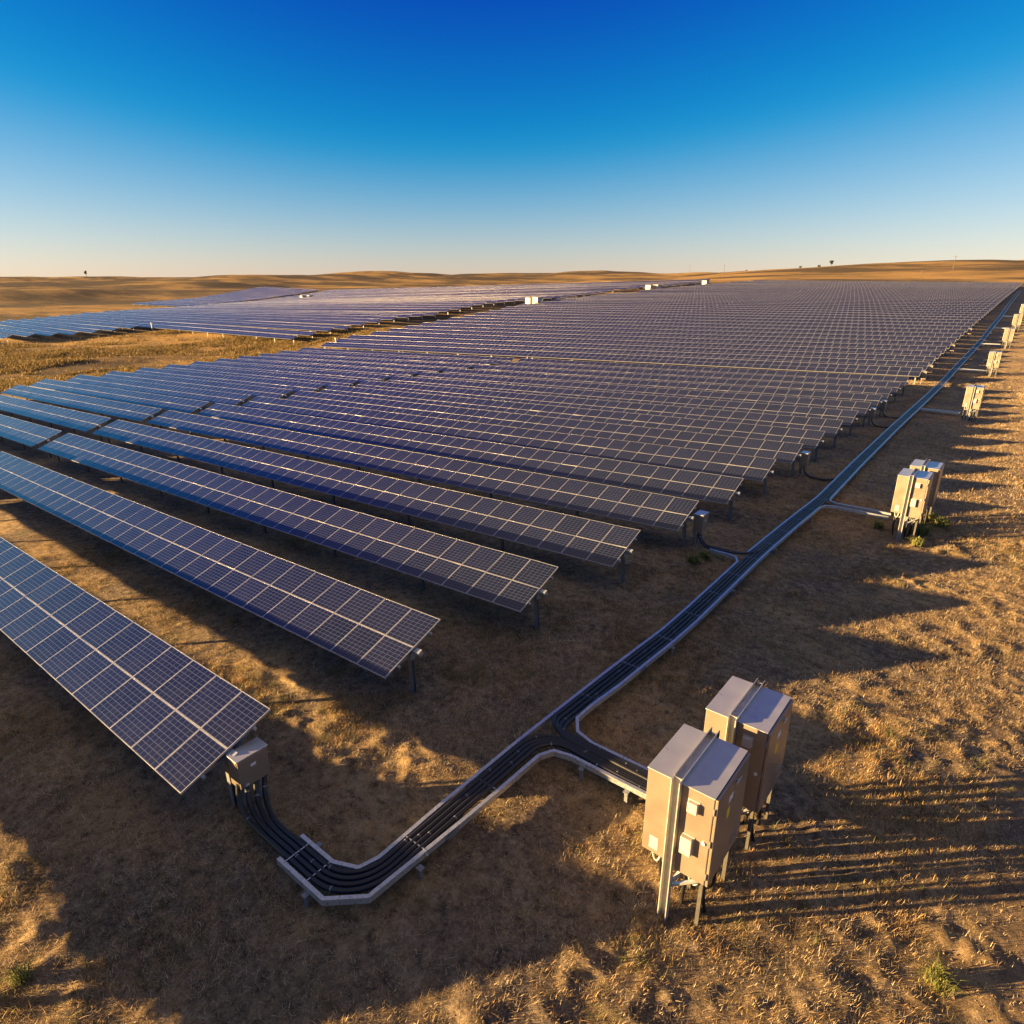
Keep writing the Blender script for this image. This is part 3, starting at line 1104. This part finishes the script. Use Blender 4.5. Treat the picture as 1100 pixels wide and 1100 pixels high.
# ------------------------------------------------------------------ inverters
def inverter(x, y, z, label, depth=1.08, detail=True):
    """post-and-channel stand with a cabinet bolted on either side; origin at the foot of the front post"""
    t = thing("inverter_unit", label, "inverter", (x, y, z), (0, 0, 0), "inverter units on posts beside the tray")
    top, bl, br = 2.19, 0.90, 0.83
    # stand
    def channel(p0, p1, w, h, tk=0.012, up=(0, 0, 1)):
        mb = MB()
        p0, p1 = Vector(p0), Vector(p1)
        d = (p1 - p0).normalized()
        u = Vector(up)
        s = d.cross(u).normalized()
        mb.bar(p0 - u * (h / 2 - tk / 2), p1 - u * (h / 2 - tk / 2), w, tk, up=up)
        for k in (-1, 1):
            mb.bar(p0 + s * k * (w / 2 - tk / 2) + u * (tk / 2), p1 + s * k * (w / 2 - tk / 2) + u * (tk / 2), tk, h - tk, up=up)
        return mb
    build(channel((0, -0.02, -0.5), (0, -0.02, top + 0.065), 0.12, 0.09, up=(0, -1, 0)), "front_post", M["stand"], t)
    build(channel((0, depth + 0.05, -0.5), (0, depth + 0.05, top + 0.065), 0.12, 0.09, up=(0, 1, 0)), "rear_post", M["galv_dull"], t)
    build(channel((0, 0.03, top + 0.030), (0, depth + 0.10, top + 0.030), 0.12, 0.085, up=(0, 0, 1)), "top_channel", M["alu"], t)
    for nm, x0, x1, zb in (("left_cabinet", -0.40, -0.065, bl), ("right_cabinet", 0.065, 0.47, br)):
        b = MB()
        b.box((x0, 0.02, zb), (x1, depth, top), bev=0.008)
        c = build(b, nm, M["cab"], t)
        l = MB()
        l.box((x0 - 0.008, 0.010, top + 0.001), (x1 + 0.008, depth + 0.01, top + 0.014), bev=0.003)
        build(l, "lid", M["cab_top"], c)
        if nm == "right_cabinet":
            g = MB()
            g.box((x1 + 0.001, 0.03, zb + 0.01), (x1 + 0.012, depth - 0.01, top - 0.01))
            build(g, "gasket", M["cab_edge"], c)
            d = MB()
            d.box((x1 + 0.013, 0.022, zb), (x1 + 0.045, depth - 0.002, top - 0.003), bev=0.006)
            d = build(d, "door", M["cab"], c)
            if detail:
                s = MB()
                s.box((x1 + 0.0455, 0.42, 1.86), (x1 + 0.047, 0.56, 1.96))
                build(s, "white_sticker", M["sticker"], d)
                s = MB()
                s.box((x1 + 0.0455, 0.40, 1.62), (x1 + 0.047, 0.50, 1.78))
                build(s, "warning_sticker", M["yellow"], d)
                for zz in (zb + 0.16, (zb + top) / 2, top - 0.18):
                    h = MB()
                    h.tube([(x1 + 0.012, 0.012, zz - 0.05), (x1 + 0.012, 0.012, zz + 0.05)], 0.012, 8)
                    build(h, "hinge", M["galv_dull"], d)
                for k in range(5):
                    h = MB()
                    h.box((x1 + 0.044, 0.70, zb + 0.12 + 0.035 * k), (x1 + 0.054, 0.94, zb + 0.135 + 0.035 * k), bev=0.002)
                    build(h, "vent_louvre", M["cab"], d)
                h = MB()
                h.box((x1 + 0.045, 0.62, 2.06), (x1 + 0.075, 0.65, 2.09), bev=0.004)
                h.box((x1 + 0.066, 0.56, 2.062), (x1 + 0.078, 0.72, 2.086), bev=0.004)
                build(h, "handle", M["galv"], d)
                for zz, xx0, ww, hh, dp in ((1.88, 0.165, 0.13, 0.15, 0.07), (1.22, 0.13, 0.15, 0.26, 0.08)):
                    s = MB()
                    s.box((xx0, 0.02 - dp, zz), (xx0 + ww, 0.021, zz + hh), bev=0.012)
                    s.box((xx0 - 0.012, 0.008, zz - 0.012), (xx0 + ww + 0.012, 0.0205, zz + hh + 0.012), bev=0.004)
                    build(s, "junction_box", M["pvc"], c)
                s = MB()
                s.tube([(0.40, 0.0, 1.48), (0.40, 0.03, 1.48)], 0.024, 16)
                build(s, "round_knob", M["sticker"], c)
        elif detail:
            s = MB()
            s.box((x0 + 0.10, 0.017, zb + 0.07), (x0 + 0.22, 0.0195, zb + 0.27))
            build(s, "rating_plate", M["pvc"], c)
    # brace, rear legs and the conduits below the cabinets
    b = MB()
    b.bar((0.03, 0.03, 0.50), (0.16, 0.42, 0.82), 0.045, 0.03)
    b.bar((0.03, 0.03, 0.52), (0.42, 0.10, 0.82), 0.04, 0.03)
    build(b, "brace", M["galv"], t)
    for xx, yy_ in ((0.40, 0.16), (0.42, depth - 0.06), (-0.34, depth - 0.05), (0.10, depth * 0.55)):
        b = MB()
        b.box((xx - 0.025, yy_ - 0.025, -0.4), (xx + 0.025, yy_ + 0.025, br + 0.004 if xx > 0 else bl + 0.004))
        build(b, "leg", M["dark_steel"], t)
    rr = random.Random(3)
    for i, (xx, yy_, w) in enumerate(((0.22, 0.12, 0.16), (-0.28, 0.10, 0.12), (-0.18, 0.14, 0.10), (0.30, 0.45, 0.1))):
        b = MB()
        zb = br if xx > 0 else bl
        b.tube(bez((xx, yy_, zb + 0.01), (xx + 0.02, yy_, zb - 0.24), (xx + w, yy_ - 0.02, zb - 0.24), (xx + w, yy_ + 0.02, zb + 0.01), 10), 0.014, 8)
        build(b, "cable_loop", M["pvc"], t)
    for i, (xx, yy_) in enumerate(((0.14, 0.30), (0.25, 0.62), (0.36, 0.40), (0.34, 0.80), (0.20, 0.92), (-0.15, 0.72), (-0.30, 0.50), (-0.12, 0.90))):
        b = MB()
        zb = br if xx > 0 else bl
        b.tube(bez((xx, yy_, zb + 0.01), (xx, yy_, 0.5), (xx + rr.uniform(-.06, .06), yy_ + rr.uniform(-.06, .06), 0.3), (xx + rr.uniform(-.08, .08), yy_ + rr.uniform(-.08, .08), -0.1), 8), 0.026, 8)
        build(b, "conduit_pipe", M["cable"], t)
    return t


inverter(ST[0][0], ST[0][1], ST[0][2], "nearest beige inverter unit, its front post standing closest to the camera")
inverter(ST[0][0] + 0.08, ST[0][1] + 1.62, tz(-2.3, 7.85), "beige inverter unit right behind the nearest one", depth=1.04)
p = ST[1]
inverter(p[0], p[1], p[2], "front unit of the second inverter pair, above green weeds")
inverter(p[0] + 0.1, p[1] + 1.75, tz(p[0], p[1] + 1.7), "rear unit of the second inverter pair along the tray")
for k in range(2, 7):
    p = ST[k]
    inverter(p[0], p[1], p[2], "%s inverter post from the camera along the wheel track, lit by the sun" % ordn(k + 1), depth=1.15, detail=(k < 4))

# ------------------------------------------------------------------ cabins, mast, trees, marker posts
def cabin(x, y, label, w=2.4, d=2.4, h=2.5):
    t = thing("equipment_cabin", label, "equipment cabin", (x, y, tz(x, y)), (0, 0, R(-6)), "white equipment cabins in the corridor")
    b = MB()
    b.box((-w / 2, -d / 2, 0.12), (w / 2, d / 2, h), bev=0.04)
    build(b, "body", M["white"], t)
    b = MB()
    b.box((-w / 2 - 0.08, -d / 2 - 0.08, h + 0.002), (w / 2 + 0.08, d / 2 + 0.08, h + 0.12), bev=0.03)
    build(b, "roof", M["white"], t)
    b = MB()
    b.box((-w / 2 - 0.15, -d / 2 - 0.15, -0.5), (w / 2 + 0.15, d / 2 + 0.15, 0.118))
    build(b, "plinth", M["concrete"], t)
    for s in (-1, 1):
        b = MB()
        b.box((s * w / 4 - w / 5, -d / 2 - 0.03, 0.3), (s * w / 4 + w / 5, -d / 2 - 0.002, h - 0.25), bev=0.01)
        build(b, "door", M["white"], t)
    return t


for px, py, lab, s in ((569.5, 329.5, "left cabin of the nearest white pair in the corridor", 1.05), (577.5, 329.5, "right cabin of the nearest white pair in the corridor", 1.1),
                       (697.5, 314.5, "left cabin of the second white pair in the corridor", 1.15), (705.5, 314.2, "right cabin of the second white pair in the corridor", 1.15),
                       (757.5, 308.8, "single white cabin at the far end of the corridor", 1.15)):
    p = on_ground(px, py)
    print("cabin", np.round(p, 1))
    cabin(p[0], p[1], lab, 1.5 * s, 1.6 * s, 1.85 * s)
for px, py, lab in ((326, 323.4, "left one of two tiny white cabins in the far left field"), (333.5, 323.0, "right one of two tiny white cabins in the far left field")):
    p = on_ground(px, py)
    cabin(p[0], p[1], lab, 2.2, 2.2, 2.4)


def marker(px, py, label, h=1.5):
    p = on_ground(px, py)
    t = thing("marker_post", label, "marker post", (p[0], p[1], p[2]), group="white marker posts")
    b = MB()
    b.box((-0.09, -0.09, -0.3), (0.09, 0.09, h), bev=0.015)
    build(b, "post", M["white"], t)
    b = MB()
    b.box((-0.16, -0.16, h + 0.002), (0.16, 0.16, h + 0.14), bev=0.03)
    build(b, "cap", M["white"], t)


marker(361.5, 373.5, "short white marker post where the service lane meets the corridor")
marker(164, 355.5, "white marker post at the corner of the left solar field", 1.7)


def foliage(n, rx, rz, size, cols, seed, cz=0.0, lobes=9):
    r = np.random.default_rng(seed)
    cen = r.normal(0, 1, (lobes, 3))
    cen /= np.linalg.norm(cen, axis=1)[:, None]
    cen *= r.uniform(0.25, 0.75, (lobes, 1))
    rad = r.uniform(0.3, 0.5, lobes)
    k = r.integers(0, lobes, n)
    d = r.normal(0, 1, (n, 3))
    d /= np.linalg.norm(d, axis=1)[:, None]
    p = cen[k] + d * rad[k][:, None] * r.uniform(0.5, 1.0, (n, 1))
    p = p * np.array([rx, rx, rz]) + np.array([0, 0, cz])
    a = r.normal(0, 1, (n, 3))
    a /= np.linalg.norm(a, axis=1)[:, None]
    b = np.cross(a, r.normal(0, 1, (n, 3)))
    b /= np.linalg.norm(b, axis=1)[:, None]
    s = size * r.uniform(0.6, 1.3, (n, 1))
    v = np.stack([p - a * s, p + b * s * 0.5, p + a * s, p - b * s * 0.5], 1).reshape(-1, 3)
    c = np.array(cols)[r.integers(0, len(cols), n)] * r.uniform(0.75, 1.25, (n, 1))
    return v, np.repeat(c, 4, 0)


def quads_mesh(name, v, c, m, per=4):
    me = bpy.data.meshes.new(name)
    n = len(v)
    me.vertices.add(n)
    me.vertices.foreach_set("co", v.astype(np.float32).ravel())
    me.loops.add(n)
    me.loops.foreach_set("vertex_index", np.arange(n, dtype=np.int32))
    me.polygons.add(n // per)
    me.polygons.foreach_set("loop_start", np.arange(0, n, per, dtype=np.int32))
    me.polygons.foreach_set("loop_total", np.full(n // per, per, dtype=np.int32))
    me.update(calc_edges=True)
    a = me.color_attributes.new("tint", "FLOAT_COLOR", "POINT")
    a.data.foreach_set("color", np.concatenate([c, np.ones((n, 1))], 1).astype(np.float32).ravel())
    me.materials.append(m)
    return me


def tree(px, py, label, h, rx, seed, dist):
    d = ray(px, HOR)
    d = d / np.hypot(d[0], d[1])
    x, y = d[0] * dist, d[1] * dist
    t = thing("tree", label, "tree", (x, y, tz(x, y)))
    b = MB()
    b.tube([(0, 0, -0.5), (0.05, 0, h * 0.3), (-0.04, 0.05, h * 0.7)], h * 0.035, 7, taper=h * 0.012)
    for k in range(5):
        a = k * 1.3
        b.tube([(0, 0, h * (0.25 + 0.07 * k)), (math.cos(a) * rx * 0.6, math.sin(a) * rx * 0.6, h * (0.5 + 0.07 * k))], h * 0.014, 5, taper=h * 0.005)
    build(b, "trunk", M["bark"], t)
    v, c = foliage(2600, rx, h * 0.42, h * 0.045, [(0.05, 0.06, 0.02), (0.075, 0.075, 0.03), (0.035, 0.045, 0.018)], seed, cz=h * 0.6)
    link("crown", quads_mesh("crown", v, c, M["leaf"]), t)
    return t


def crest(px, d0, d1):
    """distance at which the ground stands highest on this bearing, so that a tree stands on the skyline"""
    d = ray(px, HOR)
    d = d / np.hypot(d[0], d[1])
    best, bd = -9, d0
    for q in np.arange(d0, d1, 10.0):
        a = (tz(d[0] * q, d[1] * q) - H) / q
        if a > best:
            best, bd = a, q
    return bd


tree(93, 299, "lone dark tree on the far left skyline", 10.5, 2.1, 1, crest(93, 700, 1600))
tree(891, 289, "small dark tree on the crest of the right hill", 3.8, 1.9, 2, crest(891, 400, 900))
G_SH = "scattered shrubs on the hill crests"
SHR = [(878, "shrub just left of the small tree on the right hill", 1.8), (858, "low shrub farther left on the right hill's crest", 1.6), (801, "low shrub on the middle skyline right of the mast", 2.0)]
for i, (px, lab, h) in enumerate(SHR):
    dist = crest(px, 400, 1300)
    d = ray(px, HOR)
    d = d / np.hypot(d[0], d[1])
    x, y = d[0] * dist, d[1] * dist
    v, c = foliage(700, h * 0.9, h * 0.6, h * 0.09, [(0.05, 0.055, 0.02), (0.08, 0.07, 0.03)], 20 + i, cz=h * 0.45)
    o = link("shrub", quads_mesh("shrub", v, c, M["leaf"]), None, (x, y, tz(x, y)))
    tag(o, lab, "shrub", G_SH)


def mast(px, label, h, dist, w=0.25, arms=False):
    d = ray(px, HOR)
    d = d / np.hypot(d[0], d[1])
    x, y = d[0] * dist, d[1] * dist
    t = thing("mast" if not arms else "utility_pole", label, "mast" if not arms else "utility pole", (x, y, tz(x, y)))
    b = MB()
    b.tube([(0, 0, -0.5), (0, 0, h)], w, 8, taper=w * 0.5)
    build(b, "shaft", M["bark"], t)
    b = MB()
    if arms:
        b.bar((-1.1, 0.3, h - 0.7), (1.1, 0.3, h - 0.7), 0.14, 0.14)
        build(b, "crossarm", M["bark"], t)
    else:
        b.box((-0.35, -0.35, h), (0.35, 0.35, h + 0.3), bev=0.05)
        build(b, "top_bracket", M["bark"], t)


mast(740.5, "thin grey mast on the middle skyline", 7.5, crest(740.5, 600, 1000), 0.15)
mast(990, "small pole standing at the back edge of the main solar field", 4.0, 330, 0.12, True)
mast(1022, "dark utility pole on the slope of the right hill", 7.0, 420, 0.16, True)
mast(777, "pole at the foot of the middle hill beyond the corridor", 6.0, 520, 0.16, True)

# ------------------------------------------------------------------ ground cover
def blades(n_clump, seed, bounds, hrange, per, palette, spread, lean, width, keep=None, lie=0.0, fine=False):
    r = np.random.default_rng(seed)
    cx = r.uniform(bounds[0], bounds[1], n_clump)
    cy = r.uniform(bounds[2], bounds[3], n_clump)
    if keep is not None:
        m = keep(cx, cy, r)
        cx, cy = cx[m], cy[m]
    n = len(cx)
    hue = r.integers(0, len(palette), n)
    X = np.repeat(cx, per)
    Yv = np.repeat(cy, per)
    N = n * per
    sc = np.repeat(r.uniform(0.6, 1.35, n), per)
    X = X + r.normal(0, spread, N) * sc
    Yv = Yv + r.normal(0, spread, N) * sc
    Z = terrain(X, Yv) + rough(X, Yv, np.full(N, 0.05)) - 0.01
    az = r.uniform(0, 2 * np.pi, N)
    h = r.uniform(hrange[0], hrange[1], N) * sc
    ln = r.uniform(lean[0], lean[1], N)
    flat = r.random(N) < lie
    ln = np.where(flat, r.uniform(3, 8, N), ln)
    hz = h / np.sqrt(1 + ln ** 2)
    dx, dy = np.cos(az), np.sin(az)
    w = width * r.uniform(0.6, 1.4, N)
    wx, wy = -dy * w, dx * w
    p0 = np.stack([X - wx, Yv - wy, Z], 1)
    p1 = np.stack([X + wx, Yv + wy, Z], 1)
    mid = np.stack([X + dx * h * 0.35 * np.minimum(ln, 1.2), Yv + dy * h * 0.35 * np.minimum(ln, 1.2), Z + hz * 0.62], 1)
    tip = np.stack([X + dx * hz * ln, Yv + dy * hz * ln, Z + hz], 1)
    if fine:
        pal = np.array(palette)[np.repeat(hue, per)]
        return np.stack([p0, p1, tip], 1).reshape(-1, 3), np.repeat(pal * r.uniform(0.65, 1.35, (N, 1)), 3, 0)
    wv = np.stack([wx, wy, np.zeros(N)], 1) * 0.75
    v = np.stack([p0, p1, mid + wv, p0, mid + wv, mid - wv, mid - wv, mid + wv, tip], 1).reshape(-1, 3)
    pal = np.array(palette)[np.repeat(hue, per)]
    c = pal * r.uniform(0.7, 1.3, (N, 1))
    return v, np.repeat(c, 9, 0)


STRAW = [(0.465, 0.321, 0.154), (0.542, 0.388, 0.194), (0.388, 0.245, 0.109), (0.336, 0.206, 0.098), (0.593, 0.439, 0.245), (0.310, 0.245, 0.091), (0.60, 0.49, 0.33), (0.66, 0.54, 0.36), (0.08, 0.06, 0.038), (0.13, 0.095, 0.055)]


def in_view(x, y, margin=0.32):
    v = np.stack([x, y, np.zeros_like(x)], 1) - np.array([0, 0, H])
    d = v @ _F
    u = (v @ _R) / d * FPX / 550
    w = (v @ _U) / d * FPX / 550
    return (d > 1) & (abs(u) < 1 + margin) & (abs(w) < 1 + margin), d


def keep_near(x, y, r):
    ok, d = in_view(x, y)
    patch = vnoise(x / 1.7, y / 1.7, 61) * 0.6 + vnoise(x / 0.6, y / 0.6, 62) * 0.4
    tr = np.exp(-0.5 * ((x - (1.6 + 0.02 * y)) / 0.6) ** 2) + np.exp(-0.5 * ((x - (3.6 + 0.02 * y)) / 0.6) ** 2)
    prob = np.clip(0.62 + 0.85 * patch, 0.06, 1) * (1 - 0.75 * np.clip(tr, 0, 1))
    inv = (abs(x + 2.3) < 0.9) & (abs(y - 7.6) < 1.7)
    return ok & (r.random(len(x)) < prob)


def clump_keep(x, y, r):
    ok, d = in_view(x, y)
    patch = vnoise(x / 2.3, y / 2.3, 71) * 0.55 + vnoise(x / 0.8, y / 0.8, 72) * 0.6
    tr = np.exp(-0.5 * ((x - (1.6 + 0.02 * y)) / 0.6) ** 2) + np.exp(-0.5 * ((x - (3.6 + 0.02 * y)) / 0.6) ** 2)
    prob = np.clip(patch * 1.6 - 0.1, 0.0, 1) * (1 - 0.6 * np.clip(tr, 0, 1))
    return ok & (r.random(len(x)) < prob)


f1, g1 = blades(230000, 1, (-9.5, 10, -0.5, 30), (0.03, 0.10), 10, STRAW, 0.055, (0.3, 2.4), 0.0028, keep_near, lie=0.35, fine=True)
f2, g2 = blades(100000, 8, (-27, -9.5, -0.5, 17), (0.03, 0.10), 9, STRAW, 0.055, (0.3, 2.4), 0.0028, keep_near, lie=0.35, fine=True)
f3, g3 = blades(60000, 9, (-9, 16, 30, 70), (0.05, 0.14), 8, STRAW, 0.09, (0.3, 2.0), 0.0055, keep_near, lie=0.2, fine=True)
v2, c2 = blades(70000, 2, (-20, 7, -0.5, 15), (0.06, 0.20), 3, STRAW, 0.12, (2.0, 7), 0.0020, keep_near, lie=0.8)
v5, c5 = blades(84000, 6, (-24, 9, -0.5, 28), (0.04, 0.13), 24, STRAW[:4] + [(0.20, 0.17, 0.06), (0.15, 0.15, 0.05), (0.11, 0.12, 0.042), (0.13, 0.095, 0.05)], 0.055, (0.15, 1.4), 0.0026, clump_keep, lie=0.1)


def keep_far(x, y, r):
    ok, d = in_view(x, y)
    patch = vnoise(x / 3.5, y / 3.5, 63)
    return ok & (r.random(len(x)) < np.clip(0.4 + 0.8 * patch, 0.04, 1))


v3, c3 = blades(45000, 3, (-9, 14, 24, 80), (0.06, 0.16), 8, STRAW, 0.13, (0.3, 1.8), 0.0042, keep_far)
vv = np.concatenate([v2, v3, v5])
cc = np.concatenate([c2, c3, c5])
o = link("dry_grass", quads_mesh("dry_grass", vv, cc, M["blade"], 3))
tag(o, None, None, kind="stuff")
o = link("grass_litter", quads_mesh("grass_litter", np.concatenate([f1, f2, f3]), np.concatenate([g1, g2, g3]), M["blade"], 3))
tag(o, None, None, kind="stuff")


def keep_valley(x, y, r):
    ok, d = in_view(x, y)
    patch = vnoise(x / 9, y / 9, 64) * 0.7 + vnoise(x / 3, y / 3, 65) * 0.3
    return ok & (r.random(len(x)) < np.clip(0.3 + 1.5 * patch, 0.02, 1))


v4, c4 = blades(70000, 4, (-165, -84, 10, 90), (0.15, 0.5), 6, [(0.245, 0.169, 0.065), (0.288, 0.202, 0.079), (0.202, 0.130, 0.050), (0.173, 0.137, 0.043)], 0.35, (0.3, 1.4), 0.050, keep_valley)
o = link("valley_grass", quads_mesh("valley_grass", v4, c4, M["blade"], 3))
tag(o, None, None, kind="stuff")

# stones and clods
def clods(n, seed):
    r = np.random.default_rng(seed)
    x = r.uniform(-12, 4, n)
    y = r.uniform(1, 22, n)
    ok, d = in_view(x, y)
    x, y = x[ok], y[ok]
    z = terrain(x, y) + rough(x, y, np.full(len(x), 0.05))
    s = r.uniform(0.006, 0.020, len(x)) * np.where(r.random(len(x)) < 0.06, 2.0, 1.0)
    base_v = np.array([(1, 0, 0), (-1, 0, 0), (0, 1, 0), (0, -1, 0), (0, 0, 0.8), (0, 0, -0.8)], float)
    tri = np.array([(0, 2, 4), (2, 1, 4), (1, 3, 4), (3, 0, 4), (2, 0, 5), (1, 2, 5), (3, 1, 5), (0, 3, 5)])
    a = r.uniform(0, 6.28, len(x))
    bv = base_v[None] * r.uniform(0.6, 1.3, (len(x), 6, 1))
    ca, sa = np.cos(a)[:, None], np.sin(a)[:, None]
    px = bv[..., 0] * ca - bv[..., 1] * sa
    py = bv[..., 0] * sa + bv[..., 1] * ca
    P = np.stack([px * s[:, None] + x[:, None], py * s[:, None] + y[:, None], bv[..., 2] * s[:, None] + z[:, None]], -1)
    V = P[:, tri].reshape(-1, 3)
    col = np.array([(0.20, 0.14, 0.09), (0.15, 0.105, 0.07), (0.25, 0.19, 0.125)])[r.integers(0, 3, len(x))]
    return V, np.repeat(col, 24, 0)


v, c = clods(7000, 5)
o = link("soil_clods", quads_mesh("soil_clods", v, c, M["blade"], 3))
tag(o, None, None, kind="stuff")

# single green weed tufts
GREEN = [(0.15, 0.18, 0.04), (0.20, 0.21, 0.055), (0.27, 0.24, 0.08), (0.12, 0.14, 0.04)]
TUFT = [((1007, 1052), 0.30, "spiky yellow-green tuft at lower right, in front of the striped inverter shadow"), ((990, 572), 0.5, "green weed clump on the right foot of the second inverter pair"),
        ((1012, 566), 0.45, "dark green weed clump in the second inverter pair's shadow"), ((944, 566), 0.35, "pale green weed left of the second inverter pair's post"),
        ((985, 585), 0.35, "low weed in front of the second inverter pair"),
        ((24, 1052), 0.22, "green tuft in the lit corner at lower left"), ((700, 905), 0.24, "yellowish weed behind the nearest inverter post"), ((745, 604), 0.32, "grey-green weed tuft between the fifth row and the tray"),
        ((757, 600), 0.30, "taller weed tuft beside the tray below the fifth row"),
        ((1000, 560), 0.45, "weed growing right of the second inverter's legs")]
for i, ((px, py), hh, lab) in enumerate(TUFT):
    p = on_ground(px, py)
    r = np.random.default_rng(100 + i)
    N = 170
    az = r.uniform(0, 6.28, N)
    ln = r.uniform(0.1, 1.3, N)
    h = hh * r.uniform(0.4, 1.0, N)
    ox, oy = r.normal(0, hh * 0.2, N), r.normal(0, hh * 0.2, N)
    dx, dy = np.cos(az), np.sin(az)
    w = 0.0045 * (1 + 1.5 * (p[1] > 15)) * r.uniform(0.7, 1.4, N)
    zb = np.full(N, -0.04)
    P0 = np.stack([ox - dy * w, oy + dx * w, zb], 1)
    P1 = np.stack([ox + dy * w, oy - dx * w, zb], 1)
    MID = np.stack([ox + dx * h * ln * 0.35, oy + dy * h * ln * 0.35, h * 0.7], 1)
    WV = np.stack([dy * w, -dx * w, np.zeros(N)], 1)
    TIP = np.stack([ox + dx * h * ln, oy + dy * h * ln, h * (1 - 0.35 * ln)], 1)
    V = np.stack([P0, P1, MID + WV, P0, MID + WV, MID - WV, MID - WV, MID + WV, TIP], 1).reshape(-1, 3)
    C = np.array(GREEN)[r.integers(0, 4, N)] * r.uniform(0.7, 1.3, (N, 1))
    z = float((terrain(p[:1], p[1:2]) + rough(p[:1], p[1:2], np.array([0.05])))[0])
    o = link("weed_tuft", quads_mesh("weed_tuft", V, np.repeat(C, 9, 0), M["blade"], 3), None, (p[0], p[1], z))
    tag(o, lab, "weed", "green weed tufts")

# ------------------------------------------------------------------ light
EL, AZ = R(7.7), R(44)
sun_dir = Vector((-math.cos(AZ) * math.cos(EL), -math.sin(AZ) * math.cos(EL), math.sin(EL)))    # towards the sun
w = bpy.data.worlds.new("World")
scene.world = w
w.use_nodes = True
nt = w.node_tree
bg = nt.nodes["Background"]
EXPO = 2.7
SKY_GAIN = 1.3 * 10 / 2 ** EXPO
sky = nt.nodes.new("ShaderNodeTexSky")
sky.sky_type = "NISHITA"
sky.sun_disc = False
sky.sun_elevation = EL
sky.sun_rotation = math.atan2(sun_dir.x, sun_dir.y)
sky.altitude = 900
sky.air_density = 1.0
sky.dust_density = 0.0
sky.ozone_density = 1.0
# clear, dry, polarised-looking evening sky: channel balance of the sky model, then a soft shoulder towards the sun
sk = node(nt, "ShaderNodeSeparateColor", inp={0: sky.outputs[0]})
r_, g_, b_ = sk.outputs[0], sk.outputs[1], sk.outputs[2]


def soft0(v, k):            # smooth version of max(v, 0)
    q = math_n(nt, "SQRT", math_n(nt, "MULTIPLY_ADD", v, v, k * k))
    return math_n(nt, "MULTIPLY", math_n(nt, "ADD", v, q), 0.5)


rr_ = soft0(math_n(nt, "MULTIPLY_ADD", r_, 0.195, -0.378), 0.040)
gg_ = soft0(math_n(nt, "MULTIPLY_ADD", g_, 0.186, -0.262), 0.06)
bb_ = math_n(nt, "MAXIMUM", math_n(nt, "MULTIPLY_ADD", r_, 0.015, math_n(nt, "MULTIPLY_ADD", b_, 0.198, -0.02)), 0.0)


def shoulder(v):
    return math_n(nt, "DIVIDE", math_n(nt, "MULTIPLY", v, SKY_GAIN), math_n(nt, "MULTIPLY_ADD", v, 0.5, 1.0))


cmb = node(nt, "ShaderNodeCombineColor", inp={0: shoulder(rr_), 1: shoulder(gg_), 2: shoulder(bb_)})
# pale glow added overhead (above the picture), lifting shadows and softening the blue skylight
gz = node(nt, "ShaderNodeSeparateXYZ", inp={0: node(nt, "ShaderNodeTexCoord").outputs["Generated"]}).outputs[2]
hz = node(nt, "ShaderNodeMapRange", interpolation_type="SMOOTHSTEP", inp={0: gz, 1: 0.46, 2: 0.85, 3: 0.0, 4: 0.95}).outputs[0]
k_ = 10 / 2 ** EXPO
fin_ = mixc(nt, hz, cmb.outputs[0], (0.36 * k_, 0.32 * k_, 0.29 * k_))
nt.links.new(fin_, bg.inputs[0])
bg.inputs[1].default_value = 0.10
sd = bpy.data.lights.new("sun", "SUN")
sd.energy = 5.0
sd.angle = R(0.5)
sd.color = (1.0, 0.64, 0.26)
so = bpy.data.objects.new("sun", sd)
COL.objects.link(so)
so.rotation_euler = (-sun_dir).to_track_quat("-Z", "Y").to_euler()

scene.view_settings.view_transform = "Standard"
scene.view_settings.look = "None"
scene.view_settings.exposure = EXPO
scene.view_settings.gamma = 1.0
scene.cycles.max_bounces = 6
scene.cycles.use_denoising = True
